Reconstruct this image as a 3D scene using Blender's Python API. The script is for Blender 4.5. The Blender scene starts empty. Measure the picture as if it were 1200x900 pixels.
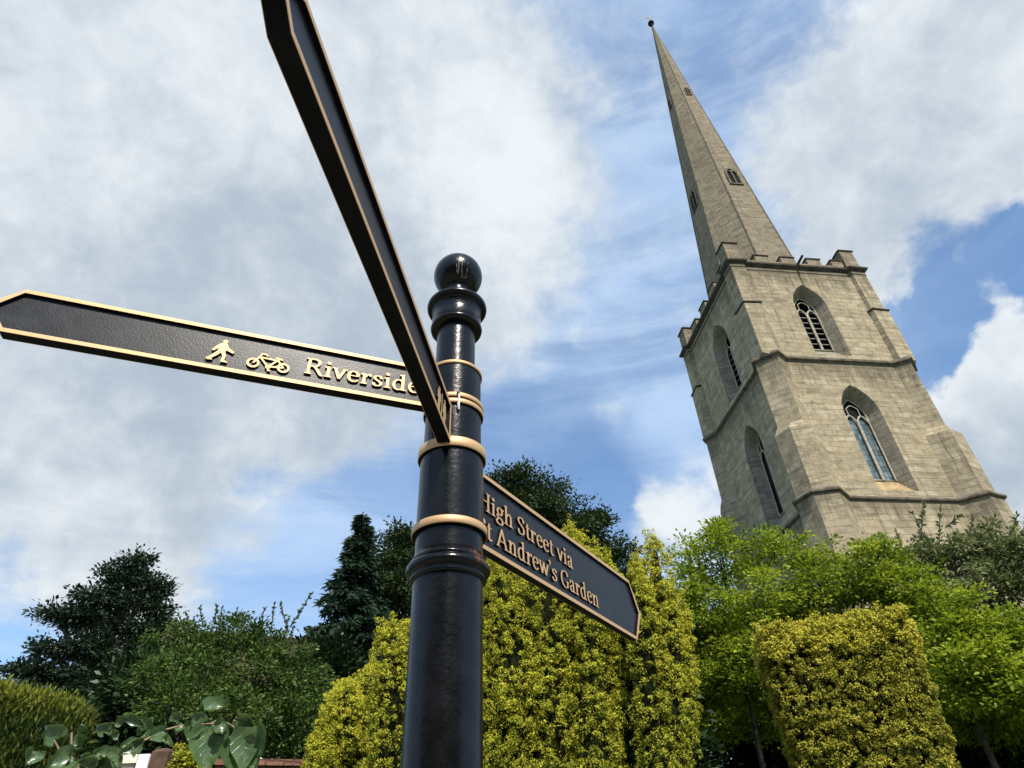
import bpy, math, random
import numpy as np
from mathutils import Vector, Matrix
random.seed(7); RNG = np.random.default_rng(7)
scene = bpy.context.scene
COL = scene.collection
R_ = math.radians
# ------------------------------------------------------------------ camera
F_PX, PITCH, ROLL, CAM_H = 735.94, 0.67056, -0.03966, 1.65
RIGHT0 = Vector((1, 0, 0)); FW = Vector((0, math.cos(PITCH), math.sin(PITCH))); UP0 = Vector((0, -math.sin(PITCH), math.cos(PITCH)))
RV = RIGHT0 * math.cos(ROLL) + UP0 * math.sin(ROLL)
UV_ = -RIGHT0 * math.sin(ROLL) + UP0 * math.cos(ROLL)
cd = bpy.data.cameras.new('camera'); cam = bpy.data.objects.new('camera', cd); COL.objects.link(cam)
cd.sensor_width = 36; cd.lens = F_PX / 1200 * 36; cd.clip_start = 0.02; cd.clip_end = 3000
m = Matrix.Identity(4)
for i in range(3):
    m[i][0] = RV[i]; m[i][1] = UV_[i]; m[i][2] = -FW[i]
m[0][3], m[1][3], m[2][3] = 0, 0, CAM_H
cam.matrix_world = m
scene.camera = cam
# ------------------------------------------------------------------ light
SUN_AZ, SUN_EL = R_(161), R_(50)          # azimuth clockwise from +Y
sun_dir = Vector((math.sin(SUN_AZ) * math.cos(SUN_EL), math.cos(SUN_AZ) * math.cos(SUN_EL), math.sin(SUN_EL)))
sl = bpy.data.lights.new('sun', 'SUN'); sl.energy = 5.0; sl.angle = R_(0.5); sl.color = (1.0, 0.93, 0.82)
so = bpy.data.objects.new('sun', sl); COL.objects.link(so)
so.rotation_euler = sun_dir.to_track_quat('Z', 'Y').to_euler(); so.location = (0, 0, 60)
scene.view_settings.view_transform = 'Standard'; scene.view_settings.look = 'None'
scene.view_settings.exposure = 0.18; scene.view_settings.gamma = 1.0; scene.view_settings.use_curve_mapping = False


def ray(u, v):
    d = FW + RV * ((u - 600) / F_PX) + UV_ * ((450 - v) / F_PX)
    return d.normalized()


class NT:
    """small node helper"""
    def __init__(s, tree):
        s.t = tree; tree.nodes.clear()
    def n(s, kind, **kw):
        nd = s.t.nodes.new(kind)
        for k, v in kw.items():
            if k.startswith('i_'):
                key = k[2:].replace('_', ' ')
                nd.inputs[key].default_value = v
            else:
                setattr(nd, k, v)
        return nd
    def l(s, a, b):
        s.t.links.new(a, b)
    def math(s, op, a, b=None, clamp=False):
        nd = s.t.nodes.new('ShaderNodeMath'); nd.operation = op; nd.use_clamp = clamp
        for i, x in enumerate((a, b)):
            if x is None: continue
            if isinstance(x, (int, float)): nd.inputs[i].default_value = x
            else: s.l(x, nd.inputs[i])
        return nd.outputs[0]
    def mix(s, fac, a, b, blend='MIX'):
        nd = s.t.nodes.new('ShaderNodeMix'); nd.data_type = 'RGBA'; nd.blend_type = blend
        for sock, x in ((nd.inputs[0], fac), (nd.inputs[6], a), (nd.inputs[7], b)):
            if isinstance(x, (int, float)): sock.default_value = x
            elif isinstance(x, tuple): sock.default_value = (*x[:3], 1)
            else: s.l(x, sock)
        return nd.outputs[2]
    def ramp(s, fac, a, b, smooth=True):
        nd = s.t.nodes.new('ShaderNodeMapRange'); nd.interpolation_type = 'SMOOTHSTEP' if smooth else 'LINEAR'
        nd.inputs[1].default_value = a; nd.inputs[2].default_value = b
        s.l(fac, nd.inputs[0]); return nd.outputs[0]
    def noise(s, vec, scale, detail=4, rough=0.55, dist=0.0):
        nd = s.t.nodes.new('ShaderNodeTexNoise'); nd.inputs['Scale'].default_value = scale
        nd.inputs['Detail'].default_value = detail; nd.inputs['Roughness'].default_value = rough
        nd.inputs['Distortion'].default_value = dist
        if vec is not None: s.l(vec, nd.inputs['Vector'])
        return nd.outputs['Fac']


# ------------------------------------------------------------------ sky
world = bpy.data.worlds.new('World'); scene.world = world; world.use_nodes = True
W = NT(world.node_tree)
sky = W.n('ShaderNodeTexSky', sky_type='NISHITA', sun_disc=False)
sky.sun_elevation = SUN_EL; sky.sun_rotation = SUN_AZ; sky.air_density = 1.0; sky.dust_density = .6; sky.ozone_density = 2.5
geo = W.n('ShaderNodeTexCoord')
vec = geo.outputs['Generated']
sep = W.n('ShaderNodeSeparateXYZ'); W.l(vec, sep.inputs[0])
zc = W.math('MAXIMUM', sep.outputs[2], 0.06)
px = W.math('DIVIDE', sep.outputs[0], zc); py = W.math('DIVIDE', sep.outputs[1], zc)
plane = W.n('ShaderNodeCombineXYZ'); W.l(px, plane.inputs[0]); W.l(py, plane.inputs[1])
# warp the direction a little so that the cloud banks have ragged edges
wn = W.n('ShaderNodeTexNoise'); wn.inputs['Scale'].default_value = 2.6; wn.inputs['Detail'].default_value = 8; wn.inputs['Roughness'].default_value = 0.6
W.l(vec, wn.inputs['Vector'])
ws = W.n('ShaderNodeVectorMath', operation='SUBTRACT'); W.l(wn.outputs['Color'], ws.inputs[0]); ws.inputs[1].default_value = (.5, .5, .5)
wm = W.n('ShaderNodeVectorMath', operation='SCALE'); W.l(ws.outputs[0], wm.inputs[0]); wm.inputs['Scale'].default_value = 0.42
wa = W.n('ShaderNodeVectorMath', operation='ADD'); W.l(vec, wa.inputs[0]); W.l(wm.outputs[0], wa.inputs[1])
wnm = W.n('ShaderNodeVectorMath', operation='NORMALIZE'); W.l(wa.outputs[0], wnm.inputs[0])
wvec = wnm.outputs[0]


def blobs(lst):
    """sum of soft banks round fixed compass directions: (u, v, radius in degrees, weight)"""
    tot = None
    for (u, v, rad, wgt) in lst:
        d = ray(u, v)
        dt = W.n('ShaderNodeVectorMath', operation='DOT_PRODUCT'); W.l(wvec, dt.inputs[0]); dt.inputs[1].default_value = d
        mr = W.ramp(dt.outputs['Value'], math.cos(R_(rad)), 1.0)
        val = W.math('MULTIPLY', mr, wgt)
        tot = val if tot is None else W.math('ADD', tot, val)
    return tot


bank = blobs([(240, 190, 32, 1.2), (60, 110, 22, .85), (430, 330, 20, .8), (150, 430, 24, .95), (560, 215, 15, .65), (85, 600, 12, .85), (200, 640, 10, .5), (400, 60, 16, .3),
              (1075, 185, 15, 1.1), (1010, 280, 11, .75), (1165, 440, 11, 1.7), (1110, 500, 9, .9), (1185, 380, 6, .9), (815, 600, 6.0, 1.0), (795, 650, 6, .6),
              (1185, 60, 12, .55), (960, 90, 14, .2), (330, 610, 9, -.25), (690, 310, 16, .25), (640, 60, 14, .3),
              (1105, 315, 9, -1.7), (1045, 375, 5, -1.2), (1190, 290, 6, -1.2), (1010, 420, 6, -.5), (640, 560, 10, -.35), (45, 700, 7, -.6), (780, 720, 8, -.3), (150, 25, 9, -.45), (1175, 600, 6, -.5), (330, 690, 9, -.3), (1010, 150, 8, .2)])
n1 = W.noise(plane.outputs[0], 2.0, 9, .58, .3)
n2 = W.noise(vec, 7.0, 8, .62, .2)
# streaky high cloud, combed from lower left to upper right
mp = W.n('ShaderNodeMapping', vector_type='POINT'); W.l(vec, mp.inputs[0]); mp.inputs['Rotation'].default_value = (R_(20), R_(38), R_(10)); mp.inputs['Scale'].default_value = (1.1, 2.4, 5.6)
n3 = W.noise(mp.outputs[0], 1.9, 9, .62, .5)
n4 = W.noise(vec, 18.0, 6, .6, .4)
dens = W.math('ADD', W.math('MULTIPLY', bank, .78), W.math('MULTIPLY', W.math('SUBTRACT', n1, .5), 1.25))
dens = W.math('ADD', dens, W.math('MULTIPLY', W.math('SUBTRACT', n2, .5), .95))
dens = W.math('ADD', dens, W.math('MULTIPLY', W.math('SUBTRACT', n3, .5), 1.0))
dens = W.math('ADD', dens, W.math('MULTIPLY', W.math('SUBTRACT', n4, .5), .45))
cover = W.ramp(dens, -.02, .86)
veil = W.math('ADD', W.math('MULTIPLY', W.ramp(n3, .36, .66), .50), .40)
deep = blobs([(1110, 315, 12, 1.0), (1180, 300, 7, .6), (640, 570, 13, .75), (760, 600, 10, .5), (40, 695, 10, .6), (870, 60, 9, .35)])
veil = W.math('MULTIPLY', veil, W.math('SUBTRACT', 1.0, W.math('MULTIPLY', W.math('MINIMUM', deep, 1.0), .75)))
# cloud tone: white crowns, grey bellies
tone = blobs([(330, 460, 19, -.36), (360, 330, 15, -.20), (60, 490, 16, -.30), (1150, 530, 9, -.5), (1060, 240, 9, -.25), (60, 30, 12, -.3), (480, 420, 12, -.2), (1170, 60, 10, -.2),
              (170, 170, 18, .12), (330, 130, 14, .05), (1110, 150, 9, .15), (1130, 400, 8, .45), (85, 575, 9, .35), (560, 225, 10, .3), (815, 590, 7, .45)])
tn = W.math('ADD', W.math('ADD', tone, .12), W.math('MULTIPLY', W.math('SUBTRACT', n2, .5), 1.6))
tn = W.math('ADD', tn, W.math('MULTIPLY', W.math('SUBTRACT', n1, .5), 1.2))
tn = W.math('ADD', tn, W.math('MULTIPLY', W.math('SUBTRACT', n4, .5), .9))
tfac = W.ramp(tn, -.75, .80, True)
CLG, CLW = (.40, .475, .565), (.77, .82, .85)
ccol = W.mix(tfac, CLG, CLW)
SKY_STR = .13
skyb = W.mix(1.0, sky.outputs[0], (1.0, 1.22, 1.34), 'MULTIPLY')
inv = 1 / SKY_STR
ccs = W.n('ShaderNodeVectorMath', operation='SCALE'); W.l(ccol, ccs.inputs[0]); ccs.inputs['Scale'].default_value = inv
veilc = (.47 * inv, .63 * inv, .87 * inv)
c1 = W.mix(veil, skyb, veilc)
c2 = W.mix(cover, c1, ccs.outputs[0])
bg = W.n('ShaderNodeBackground'); bg.inputs['Strength'].default_value = SKY_STR; W.l(c2, bg.inputs['Color'])
wo = W.n('ShaderNodeOutputWorld'); W.l(bg.outputs[0], wo.inputs[0])

# ------------------------------------------------------------------ helpers


def at(u, v, hd):
    """world point on the sight line of a pixel, hd metres away along the ground"""
    d = ray(u, v); k = hd / math.hypot(d.x, d.y)
    return Vector((d.x * k, d.y * k, CAM_H + d.z * k))


def mpp(p):
    """metres per pixel at a world point"""
    return (Vector(p) - Vector((0, 0, CAM_H))).dot(FW) / F_PX


def tag(o, label=None, cat=None, group=None, kind=None):
    if label: o['label'] = label
    if cat: o['category'] = cat
    if group: o['group'] = group
    if kind: o['kind'] = kind
    return o


def empty(name, loc, rz=0.0, **kw):
    o = bpy.data.objects.new(name, None); COL.objects.link(o); o.location = loc; o.rotation_euler = (0, 0, rz)
    o.empty_display_size = .2
    return tag(o, **kw)


class MB:
    """collects polygons, then builds one mesh object"""
    def __init__(s):
        s.v = []; s.f = []; s.m = []; s.sm = []
    def add(s, vs, fs, mi=0, smooth=False):
        b = len(s.v); s.v += [tuple(p) for p in vs]
        for f in fs:
            s.f.append([b + i for i in f]); s.m.append(mi); s.sm.append(smooth)
    def box(s, lo, hi, mi=0):
        x0, y0, z0 = lo; x1, y1, z1 = hi
        vs = [(x0, y0, z0), (x1, y0, z0), (x1, y1, z0), (x0, y1, z0), (x0, y0, z1), (x1, y0, z1), (x1, y1, z1), (x0, y1, z1)]
        s.add(vs, [(0, 3, 2, 1), (4, 5, 6, 7), (0, 1, 5, 4), (1, 2, 6, 5), (2, 3, 7, 6), (3, 0, 4, 7)], mi)
    def loft(s, rings, cap0=True, cap1=True, mi=0, smooth=False):
        n = len(rings[0]); vs = [p for r in rings for p in r]; fs = []
        for k in range(len(rings) - 1):
            for i in range(n):
                j = (i + 1) % n
                fs.append((k * n + i, k * n + j, (k + 1) * n + j, (k + 1) * n + i))
        s.add(vs, fs, mi, smooth)
        if cap0: s.add(rings[0], [tuple(range(n))[::-1]], mi)
        if cap1: s.add(rings[-1], [tuple(range(n))], mi)
    def lathe(s, prof, c=(0, 0, 0), n=48, mi=0, smooth=True):
        rings = []
        for r, z in prof:
            rings.append([(c[0] + r * math.cos(2 * math.pi * i / n), c[1] + r * math.sin(2 * math.pi * i / n), c[2] + z) for i in range(n)])
        s.loft(rings, True, True, mi, smooth)
    def tube(s, pts, rad, n=8, mi=0, smooth=True):
        pts = [Vector(p) for p in pts]
        if not hasattr(rad, '__len__'): rad = [rad] * len(pts)
        rings = []; ref = None
        for i, p in enumerate(pts):
            t = (pts[min(i + 1, len(pts) - 1)] - pts[max(i - 1, 0)]).normalized()
            if ref is None:
                ref = Vector((0, 0, 1)) if abs(t.z) < .9 else Vector((1, 0, 0))
            a = t.cross(ref).normalized(); ref = a.cross(t).normalized(); b = ref
            rings.append([p + (a * math.cos(2 * math.pi * k / n) + b * math.sin(2 * math.pi * k / n)) * rad[i] for k in range(n)])
        s.loft(rings, True, True, mi, smooth)
    def build(s, name, mats, parent=None, uv=True, fix=True):
        me = bpy.data.meshes.new(name); me.from_pydata(s.v, [], s.f)
        if fix:
            import bmesh
            bm = bmesh.new(); bm.from_mesh(me)
            bmesh.ops.remove_doubles(bm, verts=bm.verts, dist=1e-5) if fix == 'weld' else None
            bmesh.ops.recalc_face_normals(bm, faces=bm.faces); bm.to_mesh(me); bm.free()
        if not isinstance(mats, (list, tuple)): mats = [mats]
        for mm in mats: me.materials.append(mm)
        if fix != 'weld':
            me.polygons.foreach_set('material_index', s.m); me.polygons.foreach_set('use_smooth', s.sm)
        if uv:
            ul = me.uv_layers.new(name='UVMap'); data = ul.data
            for p in me.polygons:
                nx, ny, nz = p.normal
                if abs(nz) > .93: tx, ty = (1, 0), None
                h = math.hypot(nx, ny)
                for li in p.loop_indices:
                    x, y, z = me.vertices[me.loops[li].vertex_index].co
                    if abs(nz) > .93: data[li].uv = (x, y)
                    else: data[li].uv = ((-x * ny + y * nx) / h, z / max(.35, h))
        o = bpy.data.objects.new(name, me); COL.objects.link(o)
        if parent: o.parent = parent
        return o


def new_mat(name):
    mt = bpy.data.materials.new(name); mt.use_nodes = True
    t = NT(mt.node_tree); out = t.n('ShaderNodeOutputMaterial')
    p = t.n('ShaderNodeBsdfPrincipled'); t.l(p.outputs[0], out.inputs[0])
    return mt, t, p, out


def set_in(p, **kw):
    for k, v in kw.items():
        key = k.replace('_', ' ')
        p.inputs[key].default_value = (*v, 1) if isinstance(v, tuple) and len(v) == 3 else v


def bump(t, p, h, strength=.3, dist=.01):
    b = t.n('ShaderNodeBump'); b.inputs['Strength'].default_value = strength; b.inputs['Distance'].default_value = dist
    t.l(h, b.inputs['Height']); t.l(b.outputs[0], p.inputs['Normal']); return b


def stone(name, base, dark, pale, course=(.62, .31), mortar=.5, stain=.6, ledges=()):
    mt, t, p, _ = new_mat(name)
    uv = t.n('ShaderNodeTexCoord').outputs['UV']; ob = t.n('ShaderNodeTexCoord').outputs['Object']
    wn = t.n('ShaderNodeTexNoise'); wn.inputs['Scale'].default_value = 1.2; wn.inputs['Detail'].default_value = 5; t.l(uv, wn.inputs['Vector'])
    wsb = t.n('ShaderNodeVectorMath', operation='SUBTRACT'); t.l(wn.outputs['Color'], wsb.inputs[0]); wsb.inputs[1].default_value = (.5, .5, .5)
    wsc = t.n('ShaderNodeVectorMath', operation='SCALE'); t.l(wsb.outputs[0], wsc.inputs[0]); wsc.inputs['Scale'].default_value = .15
    uvw = t.n('ShaderNodeVectorMath', operation='ADD'); t.l(uv, uvw.inputs[0]); t.l(wsc.outputs[0], uvw.inputs[1])
    br = t.n('ShaderNodeTexBrick'); t.l(uvw.outputs[0], br.inputs['Vector'])
    br.inputs['Scale'].default_value = 1; br.inputs['Brick Width'].default_value = course[0]; br.inputs['Row Height'].default_value = course[1]
    br.inputs['Mortar Size'].default_value = .014; br.inputs['Mortar Smooth'].default_value = .4; br.inputs['Bias'].default_value = -.1
    br.inputs['Color1'].default_value = (0, 0, 0, 1); br.inputs['Color2'].default_value = (1, 1, 1, 1); br.inputs['Mortar'].default_value = (.4, .4, .4, 1)
    block = t.n('ShaderNodeSeparateColor'); t.l(br.outputs['Color'], block.inputs[0])
    big = t.noise(ob, .35, 6, .6); mid = t.noise(ob, 2.2, 7, .65, .3); fine = t.noise(ob, 14, 6, .7)
    # long horizontal weathering bands, following the beds
    mh = t.n('ShaderNodeMapping'); t.l(uv, mh.inputs[0]); mh.inputs['Scale'].default_value = (.55, 3.2, 1)
    band = t.noise(mh.outputs[0], 1.3, 6, .65, .4)
    mv = t.n('ShaderNodeMapping'); t.l(uv, mv.inputs[0]); mv.inputs['Scale'].default_value = (2.3, .22, 1)
    streak = t.noise(mv.outputs[0], 1.2, 6, .65)
    c = t.mix(t.math('MULTIPLY', t.ramp(block.outputs[0], .2, 1.0), .5), base, pale)
    c = t.mix(t.math('MULTIPLY', t.ramp(mid, .42, .72), .6), c, dark)
    c = t.mix(t.math('MULTIPLY', t.ramp(band, .47, .72), .75), c, dark)
    c = t.mix(t.math('MULTIPLY', t.ramp(streak, .54, .76), stain), c, tuple(x * .5 for x in dark))
    c = t.mix(t.math('MULTIPLY', t.ramp(big, .50, .75), stain * .6), c, tuple(x * .8 for x in dark))
    c = t.mix(t.math('MULTIPLY', t.ramp(fine, .60, .74), .4), c, pale)
    if ledges:
        sz = t.n('ShaderNodeSeparateXYZ'); t.l(ob, sz.inputs[0]); tot = None
        mv2 = t.n('ShaderNodeMapping'); t.l(uv, mv2.inputs[0]); mv2.inputs['Scale'].default_value = (1.7, .14, 1); drip = t.noise(mv2.outputs[0], 1.6, 6, .7)
        for zl, dep in ledges:
            a_ = t.ramp(sz.outputs[2], zl - dep, zl, False); b_ = t.math('LESS_THAN', sz.outputs[2], zl + .05); q = t.math('MULTIPLY', a_, b_); tot = q if tot is None else t.math('MAXIMUM', tot, q)
        wash = t.ramp(t.math('ADD', t.math('MULTIPLY', drip, 1.0), t.math('MULTIPLY', tot, .42)), .62, .92)
        c = t.mix(t.math('MULTIPLY', wash, t.math('MULTIPLY', t.ramp(tot, 0, .5), .55)), c, tuple(x * .42 for x in dark))
    mask = t.noise(ob, .9, 4, .6)
    mo = t.math('MULTIPLY', t.math('MULTIPLY', br.outputs['Fac'], mortar), t.ramp(mask, .40, .68))
    c = t.mix(mo, c, tuple(x * .3 for x in dark))
    t.l(c, p.inputs['Base Color']); set_in(p, Roughness=.9, Specular_IOR_Level=.2)
    h = t.math('SUBTRACT', t.math('ADD', t.math('MULTIPLY', mid, .8), t.math('MULTIPLY', fine, .5)), t.math('MULTIPLY', br.outputs['Fac'], .7))
    bump(t, p, h, .9, .05)
    return mt


def plain(name, col, rough=.6, metal=0.0, var=.25, scale=8, bmp=.0, spec=.5):
    mt, t, p, _ = new_mat(name)
    ob = t.n('ShaderNodeTexCoord').outputs['Object']; n = t.noise(ob, scale, 6, .65)
    c = t.mix(t.ramp(n, .3, .7), tuple(x * (1 - var) for x in col), tuple(min(1, x * (1 + var)) for x in col))
    t.l(c, p.inputs['Base Color']); set_in(p, Roughness=rough, Metallic=metal, Specular_IOR_Level=spec)
    if bmp: bump(t, p, n, bmp, .02)
    return mt


def leafmat(name, c0, c1, trans=.3, rough=.5, spec=.22, rnd=.4):
    """c0 old growth, c1 young growth; the mix is set leaf by leaf"""
    mt, t, p, out = new_mat(name)
    a = t.n('ShaderNodeAttribute', attribute_name='tint')
    g = t.n('ShaderNodeNewGeometry')
    r = t.math('MULTIPLY', t.math('SUBTRACT', g.outputs['Random Per Island'], .5), rnd)
    f = t.math('ADD', a.outputs['Fac'], r, True)
    c = t.mix(f, c0, c1)
    t.l(c, p.inputs['Base Color']); set_in(p, Roughness=rough, Specular_IOR_Level=spec)
    tr = t.n('ShaderNodeBsdfTranslucent'); tc = t.mix(.5, c, (.75, .85, .2), 'MULTIPLY'); t.l(c, tr.inputs['Color'])
    ms = t.n('ShaderNodeMixShader'); ms.inputs[0].default_value = trans
    t.l(p.outputs[0], ms.inputs[1]); t.l(tr.outputs[0], ms.inputs[2]); t.l(ms.outputs[0], out.inputs[0])
    return mt


M = {}
M['stone'] = stone('weathered_limestone', (.395, .322, .208), (.165, .135, .095), (.60, .51, .355), mortar=.2, stain=.8, ledges=((CAM_H + 12.7, 2.0), (CAM_H + 20.6, 2.6), (CAM_H + 27.7, 2.4)))
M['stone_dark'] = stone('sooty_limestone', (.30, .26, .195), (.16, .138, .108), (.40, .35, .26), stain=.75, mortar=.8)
M['stone_spire'] = stone('lichened_limestone', (.25, .203, .138), (.105, .086, .062), (.38, .32, .225), course=(.6, .3), stain=.6, mortar=.35)
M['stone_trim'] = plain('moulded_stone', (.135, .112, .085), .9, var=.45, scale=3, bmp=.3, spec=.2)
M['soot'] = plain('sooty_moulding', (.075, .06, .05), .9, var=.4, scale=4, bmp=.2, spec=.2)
M['stone_pale'] = plain('pale_dressed_stone', (.42, .37, .29), .85, var=.25, scale=5, spec=.2)
M['sill'] = plain('lichened_sill', (.35, .255, .135), .9, var=.3, scale=3, bmp=.2, spec=.2)
M['louvre'] = plain('grey_slate_louvre', (.20, .19, .18), .7, var=.3)
M['void'] = plain('shade_and_iron_black', (.012, .012, .013), .9, var=.2, spec=.1)  # near-black for finial and screw, and for shade painted into the openings
M['lead'] = plain('lead_sheet', (.06, .06, .065), .6, var=.3)
# leaded glass
mt, t, p, _ = new_mat('leaded_glass')
uv = t.n('ShaderNodeTexCoord').outputs['UV']
br = t.n('ShaderNodeTexBrick'); t.l(uv, br.inputs['Vector']); br.offset = 0
for k, v_ in (('Scale', 1), ('Brick Width', .22), ('Row Height', .3), ('Mortar Size', .012)): br.inputs[k].default_value = v_
br.inputs['Color1'].default_value = (.06, .085, .09, 1); br.inputs['Color2'].default_value = (.17, .23, .24, 1); br.inputs['Mortar'].default_value = (.03, .03, .03, 1)
t.l(br.outputs['Color'], p.inputs['Base Color']); set_in(p, Roughness=.18, Specular_IOR_Level=.7)
bump(t, p, t.noise(uv, 5, 3), .25, .02)
M['glass'] = mt
M['dark_glass'] = plain('dark_leaded_glass', (.014, .016, .017), .3, var=.4, scale=6, bmp=.2, spec=.35)  # darker glass for the left window, its dim reflection set into the colour
# black cast-iron paint
def black_paint(name, rough, specks, bscale, bstr, col=(.0031, .0034, .0039), spec=.31):
    mt, t, p, _ = new_mat(name)
    ob = t.n('ShaderNodeTexCoord').outputs['Object']
    n = t.noise(ob, 26, 6, .6); n2 = t.noise(ob, bscale, 4, .6); n3 = t.noise(ob, 420, 2, .5)
    c = t.mix(t.ramp(n, .35, .75), col, tuple(x * 2.4 for x in col))
    if specks:
        c = t.mix(t.math('MULTIPLY', t.ramp(n3, .74, .82), specks), c, (.30, .30, .30))
        n4 = t.noise(ob, 6, 5, .6)
        c = t.mix(t.math('MULTIPLY', t.ramp(n4, .55, .8), .28), c, (.06, .065, .072))
    t.l(c, p.inputs['Base Color'])
    t.l(t.math('ADD', t.math('MULTIPLY', n, .16), rough - .08), p.inputs['Roughness']); set_in(p, Specular_IOR_Level=spec)
    bump(t, p, t.math('ADD', t.math('MULTIPLY', n2, 1.0), t.math('MULTIPLY', n, .5)), bstr, .002)
    return mt, t, p, c
M['iron'], t, p, c = black_paint('black_gloss_paint', .24, 0, 110, .34)
M['iron_arm'] = black_paint('black_sign_paint', .38, 1.0, 280, .18, (.0048, .0056, .0073), .36)[0]
M['iron_edge'] = black_paint('black_edge_paint', .6, 0, 160, .4, (.003, .003, .003), .15)[0]
# collar with a rust patch
M['collar'], t, p, c = black_paint('black_gloss_paint_rusting', .2, 0, 90, .3)
PDIR = R_(-6.67); POST = Vector((1.10 * math.sin(PDIR), 1.10 * math.cos(PDIR), 0))
ob = t.n('ShaderNodeTexCoord').outputs['Object']
ds = t.n('ShaderNodeVectorMath', operation='DISTANCE'); t.l(ob, ds.inputs[0]); ds.inputs[1].default_value = (.060, -.042, CAM_H + .452)
rn = t.math('ADD', ds.outputs['Value'], t.math('MULTIPLY', t.math('SUBTRACT', t.noise(ob, 110, 6, .75), .5), .055))
rf = t.math('MULTIPLY', t.ramp(rn, .020, .004), .85)
t.l(t.mix(rf, c, (.13, .045, .015)), p.inputs['Base Color'])
# gilt paint
def gilt(name, col, rough):
    mt, t, p, _ = new_mat(name)
    ob = t.n('ShaderNodeTexCoord').outputs['Object']; n = t.noise(ob, 60, 6, .65); n2 = t.noise(ob, 9, 5, .6)
    c = t.mix(t.ramp(n, .55, .8), col, tuple(x * .7 for x in col)); c = t.mix(t.math('MULTIPLY', t.ramp(n2, .6, .8), .35), c, tuple(x * .55 for x in col))
    t.l(c, p.inputs['Base Color']); set_in(p, Metallic=.4, Roughness=rough); bump(t, p, n, .25, .001); return mt
M['gilt'] = gilt('gilt_paint', (.63, .41, .215), .55)
M['bark'] = plain('bark', (.085, .068, .05), .9, var=.5, scale=9, bmp=.6, spec=.1)
M['bark_grey'] = plain('grey_bark', (.15, .125, .095), .9, var=.5, scale=9, bmp=.6, spec=.1)
M['yew_inner'] = plain('shaded_foliage_core', (.012, .015, .006), .95, var=.5, scale=12, bmp=.4, spec=.05)  # near-black core: inner twigs with their shade set into the colour
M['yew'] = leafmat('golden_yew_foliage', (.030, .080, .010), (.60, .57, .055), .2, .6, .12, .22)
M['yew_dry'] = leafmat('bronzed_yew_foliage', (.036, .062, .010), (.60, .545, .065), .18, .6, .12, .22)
M['maple'] = leafmat('bright_green_foliage', (.050, .110, .010), (.40, .47, .032), .42, .5)
M['oak'] = leafmat('dark_oak_foliage', (.018, .034, .010), (.055, .085, .022), .2, .5)
M['spruce'] = leafmat('blue_green_needles', (.010, .026, .014), (.030, .060, .030), .12, .55)
M['holm'] = leafmat('dark_evergreen_foliage', (.012, .026, .013), (.038, .066, .030), .12, .42, .5)
M['apple'] = leafmat('mid_green_foliage', (.028, .062, .012), (.12, .185, .036), .3, .45)
M['cypress'] = leafmat('gold_tipped_cypress', (.020, .045, .010), (.34, .36, .040), .2, .55)
M['shrub'] = leafmat('grey_green_foliage', (.075, .10, .035), (.25, .28, .11), .35, .6, .1)
M['laurel'] = leafmat('dark_laurel_foliage', (.010, .022, .008), (.030, .058, .015), .15, .4)
M['tile'] = stone('clay_roof_tiles', (.075, .046, .032), (.04, .027, .02), (.11, .068, .048), course=(.22, .16), mortar=.9)
M['brick'] = stone('old_red_brick', (.25, .125, .080), (.13, .07, .05), (.34, .20, .14), course=(.225, .075), mortar=.5)
M['render'] = plain('cream_render', (.62, .56, .46), .85, var=.12, scale=3)
M['white'] = plain('white_paint', (.80, .81, .83), .5, var=.05, scale=4)
M['timber'] = plain('brown_stained_timber', (.085, .045, .025), .7, var=.4, scale=14, bmp=.3)
M['pane'] = plain('dark_window_glass', (.03, .035, .04), .08, var=.2)

# ------------------------------------------------------------------ ground
def sheet(name, x0, y0, x1, y1, z, mat, n=1):
    b = MB(); b.add([(x0, y0, z), (x1, y0, z), (x1, y1, z), (x0, y1, z)], [(0, 1, 2, 3)]); return tag(b.build(name, mat), kind='structure')
mt, t, p, _ = new_mat('mown_grass'); ob = t.n('ShaderNodeTexCoord').outputs['Object']
t.l(t.mix(t.ramp(t.noise(ob, .6, 8, .65), .3, .7), (.045, .075, .018), (.10, .14, .035)), p.inputs['Base Color']); set_in(p, Roughness=.9); bump(t, p, t.noise(ob, 30, 6, .7), .8, .05)
M['grass'] = mt
M['paving'] = stone('stone_paving', (.24, .22, .19), (.14, .13, .115), (.32, .30, .26), course=(.6, .45), mortar=.9)
sheet('ground', -900, -900, 900, 900, 0.0, M['grass'])
sheet('path', -30, -4.0, 30, 3.2, 0.008, M['paving'])

# ------------------------------------------------------------------ fingerpost
post = empty('fingerpost', POST, label='black cast iron fingerpost with gilt bands, ball finial and three pointed arms', cat='signpost')
H = CAM_H
b = MB()
b.lathe([(.105, 0), (.105, .04), (.095, .06), (.088, .10), (.088, .42), (.096, .44), (.096, .47), (.078, .50), (.0655, .54), (.0622, .60), (.0618, H + .150), (.0618, H + .38), (.0622, H + .41), (.0622, H + .421)])
b.lathe([(.062, H + .464), (.0622, H + .5045)])
b.lathe([(.0633, H + .5205), (.0633, H + .6675)])
b.lathe([(.0590, H + .6905), (.0590, H + .7755)])
b.lathe([(.0583, H + .8035), (.0583, H + .8845)])
b.lathe([(.0447, H + .8945), (.0447, H + 1.05)])
b.build('post_shaft', M['iron'], post)
b = MB()
pr = [(.060, H + .418), (.0665, H + .419), (.069, H + .422), (.0665, H + .4265), (.0675, H + .429)]
for k in range(9):
    a = -math.pi / 2 + math.pi * k / 8
    pr.append((.0668 + .0090 * math.cos(a), H + .440 + .0100 * math.sin(a)))
pr += [(.0668, H + .4515), (.0685, H + .4545), (.067, H + .458), (.0640, H + .461), (.0628, H + .468), (.060, H + .4685)]
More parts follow.
